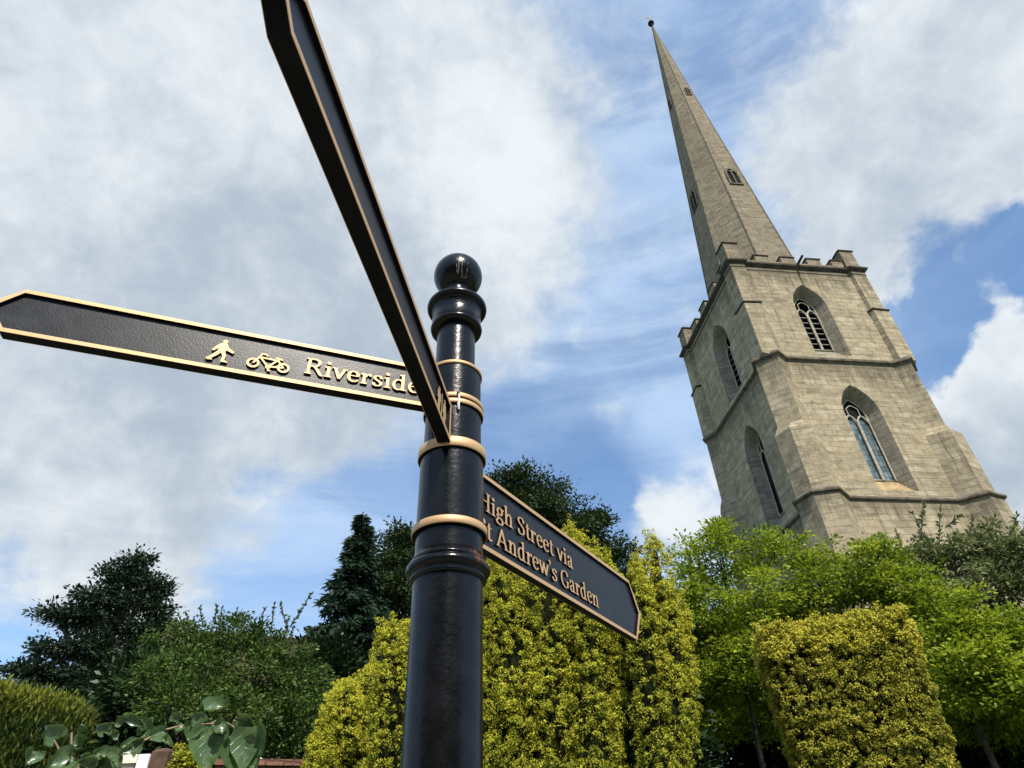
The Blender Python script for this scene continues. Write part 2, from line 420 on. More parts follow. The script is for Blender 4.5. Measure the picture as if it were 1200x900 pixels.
b.lathe(pr, n=64); b.build('moulded_collar', M['collar'], post)
def band(z0, z1, r):
    b = MB(); e = .0012
    b.lathe([(r - .012, z0), (r - e, z0), (r, z0 + e), (r, z1 - e), (r - e, z1), (r - .012, z1)], n=64, smooth=False)
    o = b.build('gilt_band', [M['gilt'], M['iron_edge']], post)
    # the flat underside takes the black edge material
    for p_ in o.data.polygons:
        if p_.normal.z < -.9: p_.material_index = 1
        p_.use_smooth = abs(p_.normal.z) < .3
    return o
for z0, z1, r in ((.5050, .5200, .0706), (.668, .6900, .0690), (.7760, .7875, .0640), (.7915, .8030, .0640), (.8850, .8940, .0612)):
    band(H + z0, H + z1, r)
b = MB()
pr = [(.040, H + 1.028), (.0565, H + 1.028), (.0600, H + 1.031), (.0612, H + 1.036), (.0600, H + 1.041), (.0582, H + 1.043), (.0582, H + 1.090), (.0605, H + 1.094), (.066, H + 1.096)]
for k in range(9):
    a = -math.pi / 2 + math.pi * k / 8
    pr.append((.066 + .0066 * math.cos(a), H + 1.105 + .009 * math.sin(a)))
pr += [(.060, H + 1.115), (.046, H + 1.118), (.040, H + 1.128), (.034, H + 1.133), (.030, H + 1.165), (.033, H + 1.18)]
b.lathe(pr, n=64); col_ = b.build('cap_moulding', M['iron'], post)
b = MB(); zc_ = H + 1.2240; rb = .0617
b.lathe([(max(1e-4, rb * math.cos(a)), zc_ + rb * math.sin(a)) for a in np.linspace(-math.pi / 2, math.pi / 2, 33)], n=64)
b.build('ball_finial', M['iron'], post)
def on_ball(u, v):
    x, y = (u - 537) / 29.0, -(v - 318) / 29.0; zq = math.sqrt(max(0, 1 - x * x - y * y)); dv = (POST + Vector((0, 0, zc_ - H))).normalized()
    rx = dv.cross(Vector((0, 0, 1))).normalized(); uy = rx.cross(dv)
    return Vector((0, 0, zc_)) + (rx * x + uy * y - dv * zq) * (rb + .0001)
b = MB()
for poly, rad in (([(541, 296), (541, 302), (541, 310), (541.5, 318), (544, 318.3), (546.3, 318), (547.3, 309), (548.5, 300)], .0007), ([(538, 293), (537.3, 300), (537.5, 308), (536.5, 314)], .0009), ([(535.6, 296), (535, 304), (535.5, 312)], .0006)):
    b.tube([on_ball(*p_) for p_ in poly], rad, 5)
b.build('pale_lines', plain('pale_grey', (.34, .33, .31), .7, var=.5, scale=300), post)  # thin pale lines drawn on the ball
# grub screw on the cap and the little chained bolt on the double band
def stud(name, az, z, r, rr, ln, mat):
    dr = Vector((math.sin(az), math.cos(az), 0)); b = MB()
    b.tube([dr * (r - .004) + Vector((0, 0, z)), dr * (r + ln) + Vector((0, 0, z))], rr, 8); return b.build(name, mat, post)
stud('set_screw', R_(180), H + 1.072, .0565, .0045, .001, M['void'])
stud('bolt', R_(166), H + .799, .064, .0035, .006, M['iron'])
b = MB(); dr = Vector((math.sin(R_(166)), math.cos(R_(166)), 0)); b.tube([dr * .0665 + Vector((0, 0, H + .800)), dr * .0665 + Vector((.002, 0, H + .787)), dr * .066 + Vector((.001, 0, H + .768)), dr * .063 + Vector((.002, 0, H + .758))], [.002, .0022, .003, .0022], 6)
b.build('hanging_tag', M['white'], post)

# --- lettering: serif letters drawn with a broad nib, cap height 1
NIB = R_(14); THICK, THIN = .134, .050
def cat(pts, n=7):
    P_ = [np.array(p_, float) for p_ in pts]; P_ = [2 * P_[0] - P_[1]] + P_ + [2 * P_[-1] - P_[-2]]; out = []
    for i in range(1, len(P_) - 2):
        for k in range(n):
            t_ = k / n; a, b_, c_, d_ = P_[i - 1], P_[i], P_[i + 1], P_[i + 2]
            out.append(.5 * ((2 * b_) + (-a + c_) * t_ + (2 * a - 5 * b_ + 4 * c_ - d_) * t_ ** 2 + (-a + 3 * b_ - 3 * c_ + d_) * t_ ** 3))
    out.append(P_[-2]); return out
def ribbon(pts, smooth=True, w=None):
    q = cat(pts) if smooth and len(pts) > 2 else [np.array(p_, float) for p_ in pts]
    L_, R2 = [], []
    for i, p_ in enumerate(q):
        t_ = q[min(i + 1, len(q) - 1)] - q[max(i - 1, 0)]; t_ = t_ / (np.linalg.norm(t_) + 1e-9)
        th = math.atan2(t_[1], t_[0]); ww = (THIN + (THICK - THIN) * abs(math.sin(th - NIB)) ** 1.2 if w is None else w) / 2
        nn = np.array([-t_[1], t_[0]]) * ww; L_.append(p_ + nn); R2.append(p_ - nn)
    return [[L_[i], L_[i + 1], R2[i + 1], R2[i]] for i in range(len(q) - 1)]
def vstem(x, y0, y1, lo=True, hi=True, flag=False):
    h = THICK / 2; o = [[[(x - h, y0), (x + h, y0), (x + h, y1), (x - h, y1)]]]
    if lo: o.append([[(x - h - .09, y0), (x + h + .09, y0), (x + h + .085, y0 + .042), (x + h, y0 + .075), (x - h, y0 + .075), (x - h - .085, y0 + .042)]])
    if hi: o.append([[(x - h - .09, y1), (x - h - .085, y1 - .042), (x - h, y1 - .075), (x + h, y1 - .075), (x + h + .085, y1 - .042), (x + h + .09, y1)]])
    if flag: o.append([[(x - h - .10, y1 - .05), (x - h - .10, y1 - .095), (x - h, y1 - .12), (x + h, y1 - .06), (x + h, y1 + .02)]])
    return o
def serif(x, y, w=.13, up=False):
    d_ = -.045 if up else .045
    return [[[(x - w, y), (x + w, y), (x + w, y + d_), (x - w, y + d_)]]]
def dot(x, y, r):
    return [[[(x + r * math.cos(a), y + r * math.sin(a)) for a in np.linspace(0, 2 * math.pi, 13)[:-1]]]]
XH = .68
G = {}
G['R'] = (vstem(.19, 0, 1) + [ribbon([(.24, .968), (.46, .968), (.60, .88), (.61, .72), (.53, .56), (.40, .52), (.24, .52)])] + [ribbon([(.42, .53), (.58, .30), (.72, .06), (.84, .0)])], .86)
G['i'] = (vstem(.19, 0, XH, True, False, True) + dot(.18, .90, .098), .38)
G['v'] = ([ribbon([(.09, .66), (.31, .03)], False), ribbon([(.30, .02), (.52, .66)], False)] + serif(.09, XH, .13, True) + serif(.52, XH, .11, True), .62)
G['e'] = ([ribbon([(.10, .385), (.50, .385)], False, .05), ribbon([(.50, .38), (.49, .54), (.40, .64), (.30, .665), (.17, .60), (.105, .45), (.105, .28), (.17, .10), (.31, .02), (.43, .05), (.53, .15)])], .60)
G['r'] = (vstem(.19, 0, XH, True, False, True) + [ribbon([(.24, .46), (.30, .58), (.39, .65), (.47, .63)])] + dot(.46, .60, .075), .54)
G['s'] = ([ribbon([(.42, .50), (.40, .61), (.28, .66), (.16, .62), (.12, .50), (.22, .39), (.36, .30), (.43, .18), (.36, .05), (.24, .015), (.12, .06), (.09, .19)])] + serif(.43, .60, .018) + serif(.085, .06, .018), .53)
G['d'] = (vstem(.52, 0, 1.05, False, False, True) + [ribbon([(.50, .58), (.40, .655), (.28, .65), (.15, .54), (.105, .34), (.15, .12), (.28, .02), (.40, .04), (.50, .14)])] + [[[(.58, 0), (.71, 0), (.71, .04), (.58, .08)]]], .74)
G['H'] = (vstem(.19, 0, 1) + vstem(.74, 0, 1) + [ribbon([(.2, .52), (.74, .52)], False, .055)], .94)
G['g'] = ([ribbon([(.30, .665), (.16, .60), (.12, .47), (.18, .33), (.30, .28), (.42, .34), (.47, .47), (.42, .60), (.30, .665)])] + [ribbon([(.20, .32), (.12, .22), (.17, .13), (.32, .11), (.48, .05), (.52, -.08), (.44, -.20), (.28, -.235), (.12, -.19), (.07, -.09), (.14, .02), (.22, .08)])] + [ribbon([(.42, .60), (.50, .655), (.58, .66)], False, .06)] + dot(.57, .645, .05), .62)
def arch(x0, x1):
    return [ribbon([(x0 + .05, .46), (x0 + .13, .60), (x0 + .24, .655), (x1 - .04, .60), (x1, .46), (x1, .04)])] + [[[(x1 - .165, 0), (x1 + .165, 0), (x1 + .16, .042), (x1 + .08, .075), (x1 - .08, .075), (x1 - .16, .042)]]]
G['h'] = (vstem(.19, 0, 1.05, True, False, True) + arch(.19, .56), .75)
G['n'] = (vstem(.19, 0, XH, True, False, True) + arch(.19, .56), .75)
G['S'] = ([ribbon([(.54, .74), (.53, .90), (.36, .975), (.20, .93), (.12, .78), (.18, .64), (.36, .52), (.52, .40), (.57, .24), (.49, .08), (.32, .015), (.16, .06), (.10, .26)])] + serif(.555, .80, .02) + serif(.09, .18, .02), .68)
G['t'] = ([ribbon([(.20, .86), (.20, .30), (.21, .10), (.30, .02), (.42, .10)])] + [[[(.04, .63), (.40, .63), (.40, XH), (.10, XH)]]], .44)
G['a'] = ([ribbon([(.12, .50), (.16, .62), (.28, .665), (.40, .60), (.42, .44), (.42, .12), (.48, .02), (.58, .06)])] + [ribbon([(.42, .41), (.26, .36), (.13, .27), (.12, .12), (.20, .02), (.32, .04), (.42, .16)])] + dot(.13, .52, .065), .60)
G['A'] = ([ribbon([(.08, .02), (.40, .98)], False), ribbon([(.38, 1.0), (.74, .02)], False), ribbon([(.18, .33), (.62, .33)], False, .055)] + serif(.09, 0, .13) + serif(.75, 0, .15), .86)
G['w'] = ([ribbon([(.09, .66), (.29, .03)], False), ribbon([(.28, .02), (.46, .62)], False), ribbon([(.44, .66), (.64, .03)], False), ribbon([(.63, .02), (.83, .66)], False)] + serif(.09, XH, .12, True) + serif(.44, XH, .10, True) + serif(.84, XH, .10, True), .92)
G["'"] = (dot(.12, .97, .085) + [ribbon([(.17, .98), (.16, .86), (.08, .76)], True, .06)], .26)
G['G'] = ([ribbon([(.72, .72), (.70, .88), (.52, .975), (.34, .94), (.17, .78), (.11, .50), (.17, .22), (.34, .05), (.52, .02), (.68, .10), (.70, .12)])] + vstem(.70, .05, .42, False, True) + serif(.735, .78, .02), .88)
G[' '] = ([], .34)


def arm(az, nsign, z0, z1, th, r1=.83, tip=.048, r0=.060):
    """one pointed finger; returns the object and a map (reading-x, height, out) -> local point"""
    dr = Vector((math.sin(az), math.cos(az), 0)); nr = Vector((math.cos(az), -math.sin(az), 0)) * nsign
    Hh = Vector((0, 0, 1))
    P3 = lambda r, z, o: dr * r + Hh * (H + z) + nr * o
    zm = (z0 + z1) / 2; hz = z1 - z0; ht = th / 2; rec = .0065; bw = .0086
    out = [(r0, z0), (r1, z0), (r1 + tip * .55, z0 + hz * .24), (r1 + tip, zm), (r1 + tip * .55, z1 - hz * .24), (r1, z1), (r0, z1)]
    out = [(r0, z0), (r1, z0), (r1 + tip, zm), (r1, z1), (r0, z1)]
    inn = [(r0 + bw, z0 + bw), (r1 - bw * .15, z0 + bw), (r1 + tip - bw * 1.55, zm), (r1 - bw * .15, z1 - bw), (r0 + bw, z1 - bw)]
    n = len(out); b = MB()
    for s in (1, -1):
        o_ = ht * s; i_ = (ht - rec) * s
        b.add([P3(r, z, i_) for r, z in inn], [tuple(range(n))])                       # recessed field
        b.add([P3(r, z, o_ - .0008 * s) for r, z in inn] + [P3(r, z, i_) for r, z in inn], [(k, (k + 1) % n, n + (k + 1) % n, n + k) for k in range(n)], 1)
    b.add([P3(r, z, ht - .0008) for r, z in out] + [P3(r, z, -ht + .0008) for r, z in out], [(k, (k + 1) % n, n + (k + 1) % n, n + k) for k in range(n)], 1)
    # lugs that clasp the sleeve
    for zz in (z0 + .004, z1 - .024):
        q = [P3(.03, zz, -ht * .8), P3(r0 + .001, zz, -ht * .8), P3(r0 + .001, zz, ht * .8), P3(.03, zz, ht * .8)]
        b.loft([q, [p_ + Hh * .02 for p_ in q]], mi=1)
    a = b.build('sign_arm', [M['iron_arm'], M['iron_edge']], post, uv=False)
    g = MB()
    for s in (1, -1):
        e = .0012
        g.add([P3(r, z, (ht - .0008) * s) for r, z in out] + [P3(r, z, ht * s) for r, z in out] + [P3(r, z, ht * s) for r, z in inn] + [P3(r, z, (ht - .0008) * s) for r, z in inn],
              [(k + n * j, (k + 1) % n + n * j, (k + 1) % n + n * (j + 1), k + n * (j + 1)) for j in range(3) for k in range(n)])
    g.build('gilt_border', M['gilt'], a, uv=False)
    # reading direction: to the right when facing the visible side
    xr = (-nr).cross(Hh); sgn = 1 if xr.dot(dr) > 0 else -1
    face = ht - rec
    return a, (lambda r, z, o: P3(r, z, face + o)), sgn


def emboss(name, polys_list, parent, fn, depth=.0042):
    """polys in metres (r, z); gilt on top, black on the sides"""
    b = MB()
    for k, polys in enumerate(polys_list):
        d_ = depth + .00004 * (k % 12)
        for pl in polys:
            n = len(pl)
            top = [fn(r, z, d_) for r, z in pl]; low = [fn(r, z, -.0005) for r, z in pl]
            b.add(top, [tuple(range(n))], 0)
            b.add([fn(r, z, d_ - .0003) for r, z in pl] + low, [(i, (i + 1) % n, n + (i + 1) % n, n + i) for i in range(n)], 1)
            b.add(top + [fn(r, z, d_ - .0003) for r, z in pl], [(i, (i + 1) % n, n + (i + 1) % n, n + i) for i in range(n)], 0)
    return b.build(name, [M['gilt'], M['iron_edge']], parent, uv=False, fix=False)


def lettering(text, r_start, r_end, base, cap, sgn, a, fn, name='lettering'):
    wtot = sum(G[ch][1] for ch in text); sx = (r_end - r_start) / wtot     # signed scale along r
    x = 0; pl = []
    for ch in text:
        polys, wd = G[ch]
        for st in polys:
            pl.append([[(r_start + (x + p_[0]) * sx, base + p_[1] * cap) for p_ in q] for q in st])
        x += wd
    return emboss(name, pl, a, fn)


# Riverside
a1, f1, s1 = arm(R_(249.2), -1, .790, .896, .0225, .83, .046, .062)
lettering('Riverside', .318, .078, .8215, .0405, s1, a1, f1)
def P2(pts, rx, rz, sc, mirror=1): return [(rx - mirror * p_[0] * sc, rz + p_[1] * sc) for p_ in pts]
man = [dot(.02, .915, .085)[0], [[(-.10, .82), (.10, .84), (.16, .66), (.10, .44), (-.14, .44), (-.13, .62)]],
       [[(-.10, .82), (-.20, .70), (-.33, .48), (-.27, .42), (-.13, .60)]], [[(.10, .83), (.19, .66), (.40, .52), (.37, .44), (.13, .54)]],
       [[(-.14, .46), (.02, .46), (-.10, .27), (-.27, .085), (-.36, .14), (-.24, .30)]], [[(-.36, .15), (-.44, .07), (-.38, .01), (-.20, .03), (-.27, .09)]],
       [[(-.04, .46), (.11, .46), (.17, .27), (.15, .06), (.05, .06), (.06, .25)]], [[(.05, .08), (.05, 0), (.27, 0), (.26, .055), (.15, .08)]]]
emboss('pedestrian_symbol', [[P2(q, .475, .8115, .0565) for q in st] for st in man], a1, f1)
def ring2(cx, cy, r, w, n=22): return [[(cx + rr * math.cos(2 * math.pi * (k + j) / n), cy + rr * math.sin(2 * math.pi * (k + j) / n)) for rr, j in ((r, 0), (r, 1), (r - w, 1), (r - w, 0))] for k in range(n)]
bw_ = .06
bike = [ring2(-.56, .22, .235, .085), ring2(.56, .22, .235, .085), ribbon([(-.56, .22), (-.34, .62)], False, .075), ribbon([(-.30, .55), (.30, .52)], False, .07), ribbon([(-.33, .52), (.0, .14)], False, .07),
        ribbon([(.0, .14), (.36, .62)], False, .075), ribbon([(.30, .54), (.56, .22)], False, .07), ribbon([(.02, .16), (.56, .22)], False, .07), ribbon([(.22, .64), (.48, .60)], False, .075),
        ribbon([(-.36, .62), (-.30, .72), (-.12, .72)], False, .07), ribbon([(-.14, .73), (-.10, .64)], False, .06), ring2(.0, .14, .10, .05), ribbon([(.0, .08), (.05, -.03)], False, .06), ribbon([(.0, -.03), (.13, -.03)], False, .055)]
emboss('bicycle_symbol', [[P2(q, .3855, .8125, .0515) for q in st] for st in bike], a1, f1)
# overhead arm
a2, f2, s2 = arm(R_(186.3), -1, .670, .7575, .0258, .828, .048, .075)
bar = lambda x0, x1, y0, y1: [[(x0, y0), (x1, y0), (x1, y1), (x0, y1)]]
wc = [dot(.18, .92, .085)[0], bar(.06, .30, .40, .80), bar(.02, .065, .42, .78), bar(.295, .34, .42, .78), bar(.08, .165, 0, .42), bar(.195, .28, 0, .42),
      bar(.46, .51, -.02, 1.0), dot(.80, .92, .085)[0], [[(.70, .80), (.90, .80), (1.0, .28), (.60, .28)]], bar(.70, .78, 0, .30), bar(.82, .90, 0, .30)]
emboss('toilet_symbol', [[[(.180 - p_[0] * .070, .6830 + p_[1] * .050) for p_ in q] for q in st] for st in wc], a2, f2)
# High Street arm
a3, f3, s3 = arm(R_(30.9), 1, .5185, .6885, .0200, .858, .056, .060)
lettering('High Street via', .082, .497, .6055, .0420, s3, a3, f3)
lettering("St Andrew's Garden", .078, .628, .5445, .0420, s3, a3, f3)

a1['label'] = 'left hand arm lettered Riverside with walker and bicycle symbols'
a2['label'] = 'arm reaching overhead with a blank face and a small symbol near the post'
a3['label'] = "right hand arm lettered High Street via St Andrew's Garden"

# ------------------------------------------------------------------ church tower
HB = CAM_H
TC = Vector((16.566, 29.365, 0)); TYAW = .1341; w = 4.036
tower = empty('church_tower', TC, TYAW, label='tall limestone church tower with a slender octagonal spire and battlements', cat='church tower')
Z1, Z2, Z3 = HB + 12.73, HB + 20.68, HB + 28.0


def arch_pts(hw, zs, spring, n=9):
    """pointed arch outline, ccw in (x, z), starting bottom-left"""
    pts = [(-hw, zs), (hw, zs)]
    R2_ = 2 * hw
    for k in range(n + 1):
        a = R_(60) * k / n; pts.append((-hw + R2_ * math.cos(a), spring + R2_ * math.sin(a)))
    for k in range(1, n + 1):
        a = R_(120) + R_(60) * k / n; pts.append((hw + R2_ * math.cos(a), spring + R2_ * math.sin(a)))
    return pts


SIDES = {'R': (Vector((1, 0, 0)), Vector((0, -1, 0))), 'L': (Vector((0, -1, 0)), Vector((-1, 0, 0))), 'B': (Vector((-1, 0, 0)), Vector((0, 1, 0))), 'E': (Vector((0, 1, 0)), Vector((1, 0, 0)))}
# openings: centre x, half width, sill z, spring z, kind
OPEN = {'R': [(-.12, 1.0, HB + 21.20, HB + 24.84, 'louvre'), (0.0, .98, HB + 13.18, HB + 17.50, 'glass')],
        'L': [(.40, 1.0, HB + 21.20, HB + 24.75, 'louvre'), (.38, .92, HB + 13.10, HB + 17.45, 'dark')],
        'B': [(0, 1.0, HB + 21.2, HB + 24.8, 'louvre')], 'E': [(0, 1.0, HB + 21.2, HB + 24.8, 'louvre')]}
import bmesh
DEP = .68
wallb = MB()
for sd, (ex, en) in SIDES.items():
    Pw = lambda x, z, d=0.0: ex * x + en * (w - d) + Vector((0, 0, z))
    bm = bmesh.new(); loops = [[(-w, 0), (w, 0), (w, Z3), (-w, Z3)]]
    for (cx, hw, zs, sp, kd) in OPEN[sd]: loops.append([(cx + x, z) for x, z in arch_pts(hw, zs, sp)])
    es = []
    for lp in loops:
        vs = [bm.verts.new((x, z, 0)) for x, z in lp]
        es += [bm.edges.new((vs[i], vs[(i + 1) % len(vs)])) for i in range(len(vs))]
    bmesh.ops.triangle_fill(bm, use_beauty=True, use_dissolve=False, edges=es)
    bm.verts.index_update()
    vs = [Pw(v.co.x, v.co.y) for v in bm.verts]
    # drop triangles that fill the openings
    keep = []
    for f in bm.faces:
        c_ = f.calc_center_median(); bad = False
        for (cx, hw, zs, sp, kd) in OPEN[sd]:
            x, z = c_.x - cx, c_.y
            if zs < z and abs(x) < hw:
                if z < sp or (math.hypot(x + hw, z - sp) < 2 * hw * .999 and math.hypot(x - hw, z - sp) < 2 * hw * .999): bad = True
        if not bad: keep.append([v.index for v in f.verts])
    wallb.add(vs, keep); bm.free()
    for (cx, hw, zs, sp, kd) in OPEN[sd]:
        ihw = hw * .63
        o1 = arch_pts(hw, zs, sp); o2 = arch_pts(hw * .93, zs + .02, sp, ); o3 = arch_pts(ihw, zs + .85, sp + .12)
        def shift(pp, d): return [Pw(cx + x, z, d) for x, z in pp]
        rings = [shift(o1, 0), shift(o2, .12), shift(o3, DEP)]
        n = len(o1)
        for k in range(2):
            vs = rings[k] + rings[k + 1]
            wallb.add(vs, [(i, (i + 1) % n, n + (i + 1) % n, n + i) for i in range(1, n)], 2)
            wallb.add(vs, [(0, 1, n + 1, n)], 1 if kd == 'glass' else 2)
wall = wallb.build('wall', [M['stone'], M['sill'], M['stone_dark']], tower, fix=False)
# normals outward for the flat faces
bm = bmesh.new(); bm.from_mesh(wall.data)
for f in bm.faces:
    c_ = f.calc_center_median(); nrm = f.normal
    r_ = Vector((c_.x, c_.y, 0))
    if abs(nrm.z) < .05 and max(abs(c_.x), abs(c_.y)) > w - .001 and nrm.dot(r_) < 0: f.normal_flip()
bm.to_mesh(wall.data); bm.free()

# windows: tracery, louvres or glass
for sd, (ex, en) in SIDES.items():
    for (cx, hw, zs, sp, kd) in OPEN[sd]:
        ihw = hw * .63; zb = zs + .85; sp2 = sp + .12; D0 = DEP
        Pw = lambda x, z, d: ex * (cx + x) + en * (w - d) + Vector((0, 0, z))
        fr = MB()
        def bar3(pts, wd=.065):
            fr.tube([Pw(x, z, D0 - .07) for x, z in pts], wd, 6, 0, False)
        mz = zb + (sp2 - zb) * .90
        bar3([(0, zb), (0, mz + .05)], .075)
        # two pointed lights and a Y of tracery over them
        for s in (-1, 1):
            q = []
            for k in range(9):
                tt = k / 8; x = s * ihw * tt; zz = mz + .42 * math.sin(math.pi * tt) ** .8
                q.append((x, zz))
            bar3(q, .05)
            bar3([(s * ihw * .5, mz + .40 + .45 * k / 4) for k in range(5)], .028)
            bar3([(s * ihw * .5 * (1 - k / 5), mz + .85 + .2 * math.sin(k / 5 * 1.57)) for k in range(6)], .026)
        inner = arch_pts(ihw, zb, sp2)
        bar3(inner + [inner[0]], .04)
        win = fr.build('window', M['stone_pale'], wall if False else tower, uv=False)
        bk = MB()
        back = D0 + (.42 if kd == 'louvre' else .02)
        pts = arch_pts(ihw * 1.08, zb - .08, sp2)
        if kd == 'louvre':
            n = len(pts)
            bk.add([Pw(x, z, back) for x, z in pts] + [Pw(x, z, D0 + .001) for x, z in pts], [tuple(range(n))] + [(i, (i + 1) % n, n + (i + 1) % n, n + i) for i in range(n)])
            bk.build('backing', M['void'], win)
            lv = MB(); z = zb + .10
            while z < mz + .42:
                hwz = ihw if z < sp2 else max(.1, 2 * ihw * math.sqrt(max(0, 1 - ((z - sp2) / (2 * ihw)) ** 2)) - ihw)
                for s in (-1, 1):
                    x0, x1 = (.06, hwz) if s > 0 else (-hwz, -.06)
                    if x1 - x0 > .08:
                        a_, b2 = (z, D0 + .0), (z + .26, D0 + .34)
                        lv.loft([[Pw(x0, a_[0], a_[1]), Pw(x1, a_[0], a_[1]), Pw(x1, b2[0], b2[1]), Pw(x0, b2[0], b2[1])],
                                 [Pw(x0, a_[0] + .045, a_[1]), Pw(x1, a_[0] + .045, a_[1]), Pw(x1, b2[0] + .045, b2[1]), Pw(x0, b2[0] + .045, b2[1])]])
                z += .40
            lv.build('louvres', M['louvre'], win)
        else:
            zh = mz + .30; hz_ = ihw * 1.05
            bk.add([Pw(x, z, back) for x, z in [(-hz_, zb - .08), (hz_, zb - .08), (hz_, zh), (-hz_, zh)]], [(0, 1, 2, 3)])
            bk.build('glazing', M['glass'] if kd == 'glass' else M['dark_glass'], win)
            bk = MB(); bk.add([Pw(x, z, back + .003) for x, z in pts], [tuple(range(len(pts)))]); bk.build('shaded_head', M['void'], win)  # near-black sheet stands in for the shade in the window head


# --- corner buttresses
def corner(k, d, i, o, n_):
    """outline wallA, tipA, nose, tipB, wallB of corner k (ccw from above)"""
    base = [(w - d, -w), (w - i, -w - o), (w + n_, -w - n_), (w + o, -w + i), (w, -w + d)]   # corner (+,-), ccw
    a = k * math.pi / 2; c_, s_ = round(math.cos(a)), round(math.sin(a))
    return [(x * c_ - y * s_, x * s_ + y * c_) for x, y in base]
ST0 = (1.44, .52, .78, .46); ST1 = (1.34, .52, .66, .34); ST2 = (1.07, .39, .44, .03); ST3 = (.84, .72, .29, .23); ST4 = (.80, .70, .20, .16)
ZM, ZD = HB + 16.2, HB + 24.6
def ringz(pl, z): return [(x, y, z) for x, y in pl]
def inn_(k): # closing point inside the wall
    a = k * math.pi / 2; c_, s_ = round(math.cos(a)), round(math.sin(a)); x, y = w - .9, -w + .9; return (x * c_ - y * s_, x * s_ + y * c_)
for k in range(4):
    b = MB()
    segs = [(ST0, 0, Z1 - .02), (ST1, Z1 + .10, ZM), (ST2, ZM + .45, Z2 - .05), (ST3, Z2 + .25, ZD), (ST4, ZD + .12, Z3 - .02)]
    rings = []
    ext = lambda pl: pl + [inn_(k)]
    for st, za, zb_ in segs:
        rings += [ringz(ext(corner(k, *st)), za), ringz(ext(corner(k, *st)), zb_)]
    b.loft(rings)
    b.build('buttress', M['stone_dark'] if False else M['stone'], tower)
# --- string courses and cornice follow the whole outline
def outline(st):
    pl = []
    for k in range(4): pl += corner(k, *st)
    return pl
def offset(pl, d):
    n = len(pl); out = []
    for i in range(n):
        p0, p1, p2 = [Vector((*pl[j % n], 0)) for j in (i - 1, i, i + 1)]
        e1 = (p1 - p0).normalized(); e2 = (p2 - p1).normalized()
        n1_ = Vector((e1.y, -e1.x, 0)); n2_ = Vector((e2.y, -e2.x, 0)); bis = n1_ + n2_; q = p1 + bis * (d / max(.35, 1 + n1_.dot(n2_)))
        out.append((q.x, q.y))
    return out
def course(name, st, prof, mat):
    base = outline(st); b = MB()
    b.loft([ringz(offset(base, d_), z_) for d_, z_ in prof], False, False)
    n = len(base)
    return b.build(name, mat, tower)
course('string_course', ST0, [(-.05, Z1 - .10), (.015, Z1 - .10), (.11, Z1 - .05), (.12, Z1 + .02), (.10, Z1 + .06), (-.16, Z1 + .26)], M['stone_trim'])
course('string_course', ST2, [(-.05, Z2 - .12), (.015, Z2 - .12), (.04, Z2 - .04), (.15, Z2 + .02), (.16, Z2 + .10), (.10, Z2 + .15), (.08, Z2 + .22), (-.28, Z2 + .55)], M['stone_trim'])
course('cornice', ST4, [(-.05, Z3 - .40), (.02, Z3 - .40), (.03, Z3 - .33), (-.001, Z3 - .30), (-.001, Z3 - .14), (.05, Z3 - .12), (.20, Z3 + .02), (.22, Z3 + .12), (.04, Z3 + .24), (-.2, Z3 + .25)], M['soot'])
# small drip mouldings half way up the belfry
for k in range(4):
    pl = corner(k, *ST3); b = MB(); bs = pl
    mid = [pl[0], pl[1], pl[2], pl[3], pl[4], inn_(k)]
    o1 = offset(mid, .0); o2 = offset(mid, .07)
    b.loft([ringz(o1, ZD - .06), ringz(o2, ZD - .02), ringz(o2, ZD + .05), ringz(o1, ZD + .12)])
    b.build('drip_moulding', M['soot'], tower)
# parapet with merlons
par = MB(); ZP = Z3 + .24; PT = .34
for sd, (ex, en) in SIDES.items():
    Pw = lambda x, y, z: ex * x + en * (w - y) + Vector((0, 0, z))
    par.loft([[Pw(-w + .9, -.03, z), Pw(w - .9, -.03, z), Pw(w - .9, PT, z), Pw(-w + .9, PT, z)] for z in (ZP - .1, ZP + .22)])
par.build('parapet', M['stone_spire'], tower)
def coping(b, lo, hi, z):
    """weathered coping stone with a dark drip"""
    (x0, y0), (x1, y1) = lo, hi; e = .06
    b.loft([[(x0 - e, y0 - e, z), (x1 + e, y0 - e, z), (x1 + e, y1 + e, z), (x0 - e, y1 + e, z)], [(x0 - e, y0 - e, z + .06), (x1 + e, y0 - e, z + .06), (x1 + e, y1 + e, z + .06), (x0 - e, y1 + e, z + .06)],
            [(x0 + .05, y0 + .05, z + .16), (x1 - .05, y0 + .05, z + .16), (x1 - .05, y1 - .05, z + .16), (x0 + .05, y1 - .05, z + .16)]])
for sd, (ex, en) in SIDES.items():
    for xc in (-1.95, -.30, 1.35, 2.85):
        hw_ = .43 if xc < 2 else .36
        p0 = ex * (xc - hw_) + en * (w + .03); p1 = ex * (xc + hw_) + en * (w - PT)
        lo = (min(p0.x, p1.x), min(p0.y, p1.y)); hi = (max(p0.x, p1.x), max(p0.y, p1.y)); zt_ = HB + 28.92
        b = MB(); b.box((*lo, ZP + .2), (*hi, zt_)); mo_ = b.build('merlon', M['stone_spire'], tower)
        b = MB(); coping(b, lo, hi, zt_ - .001); b.build('coping', M['soot'], mo_)
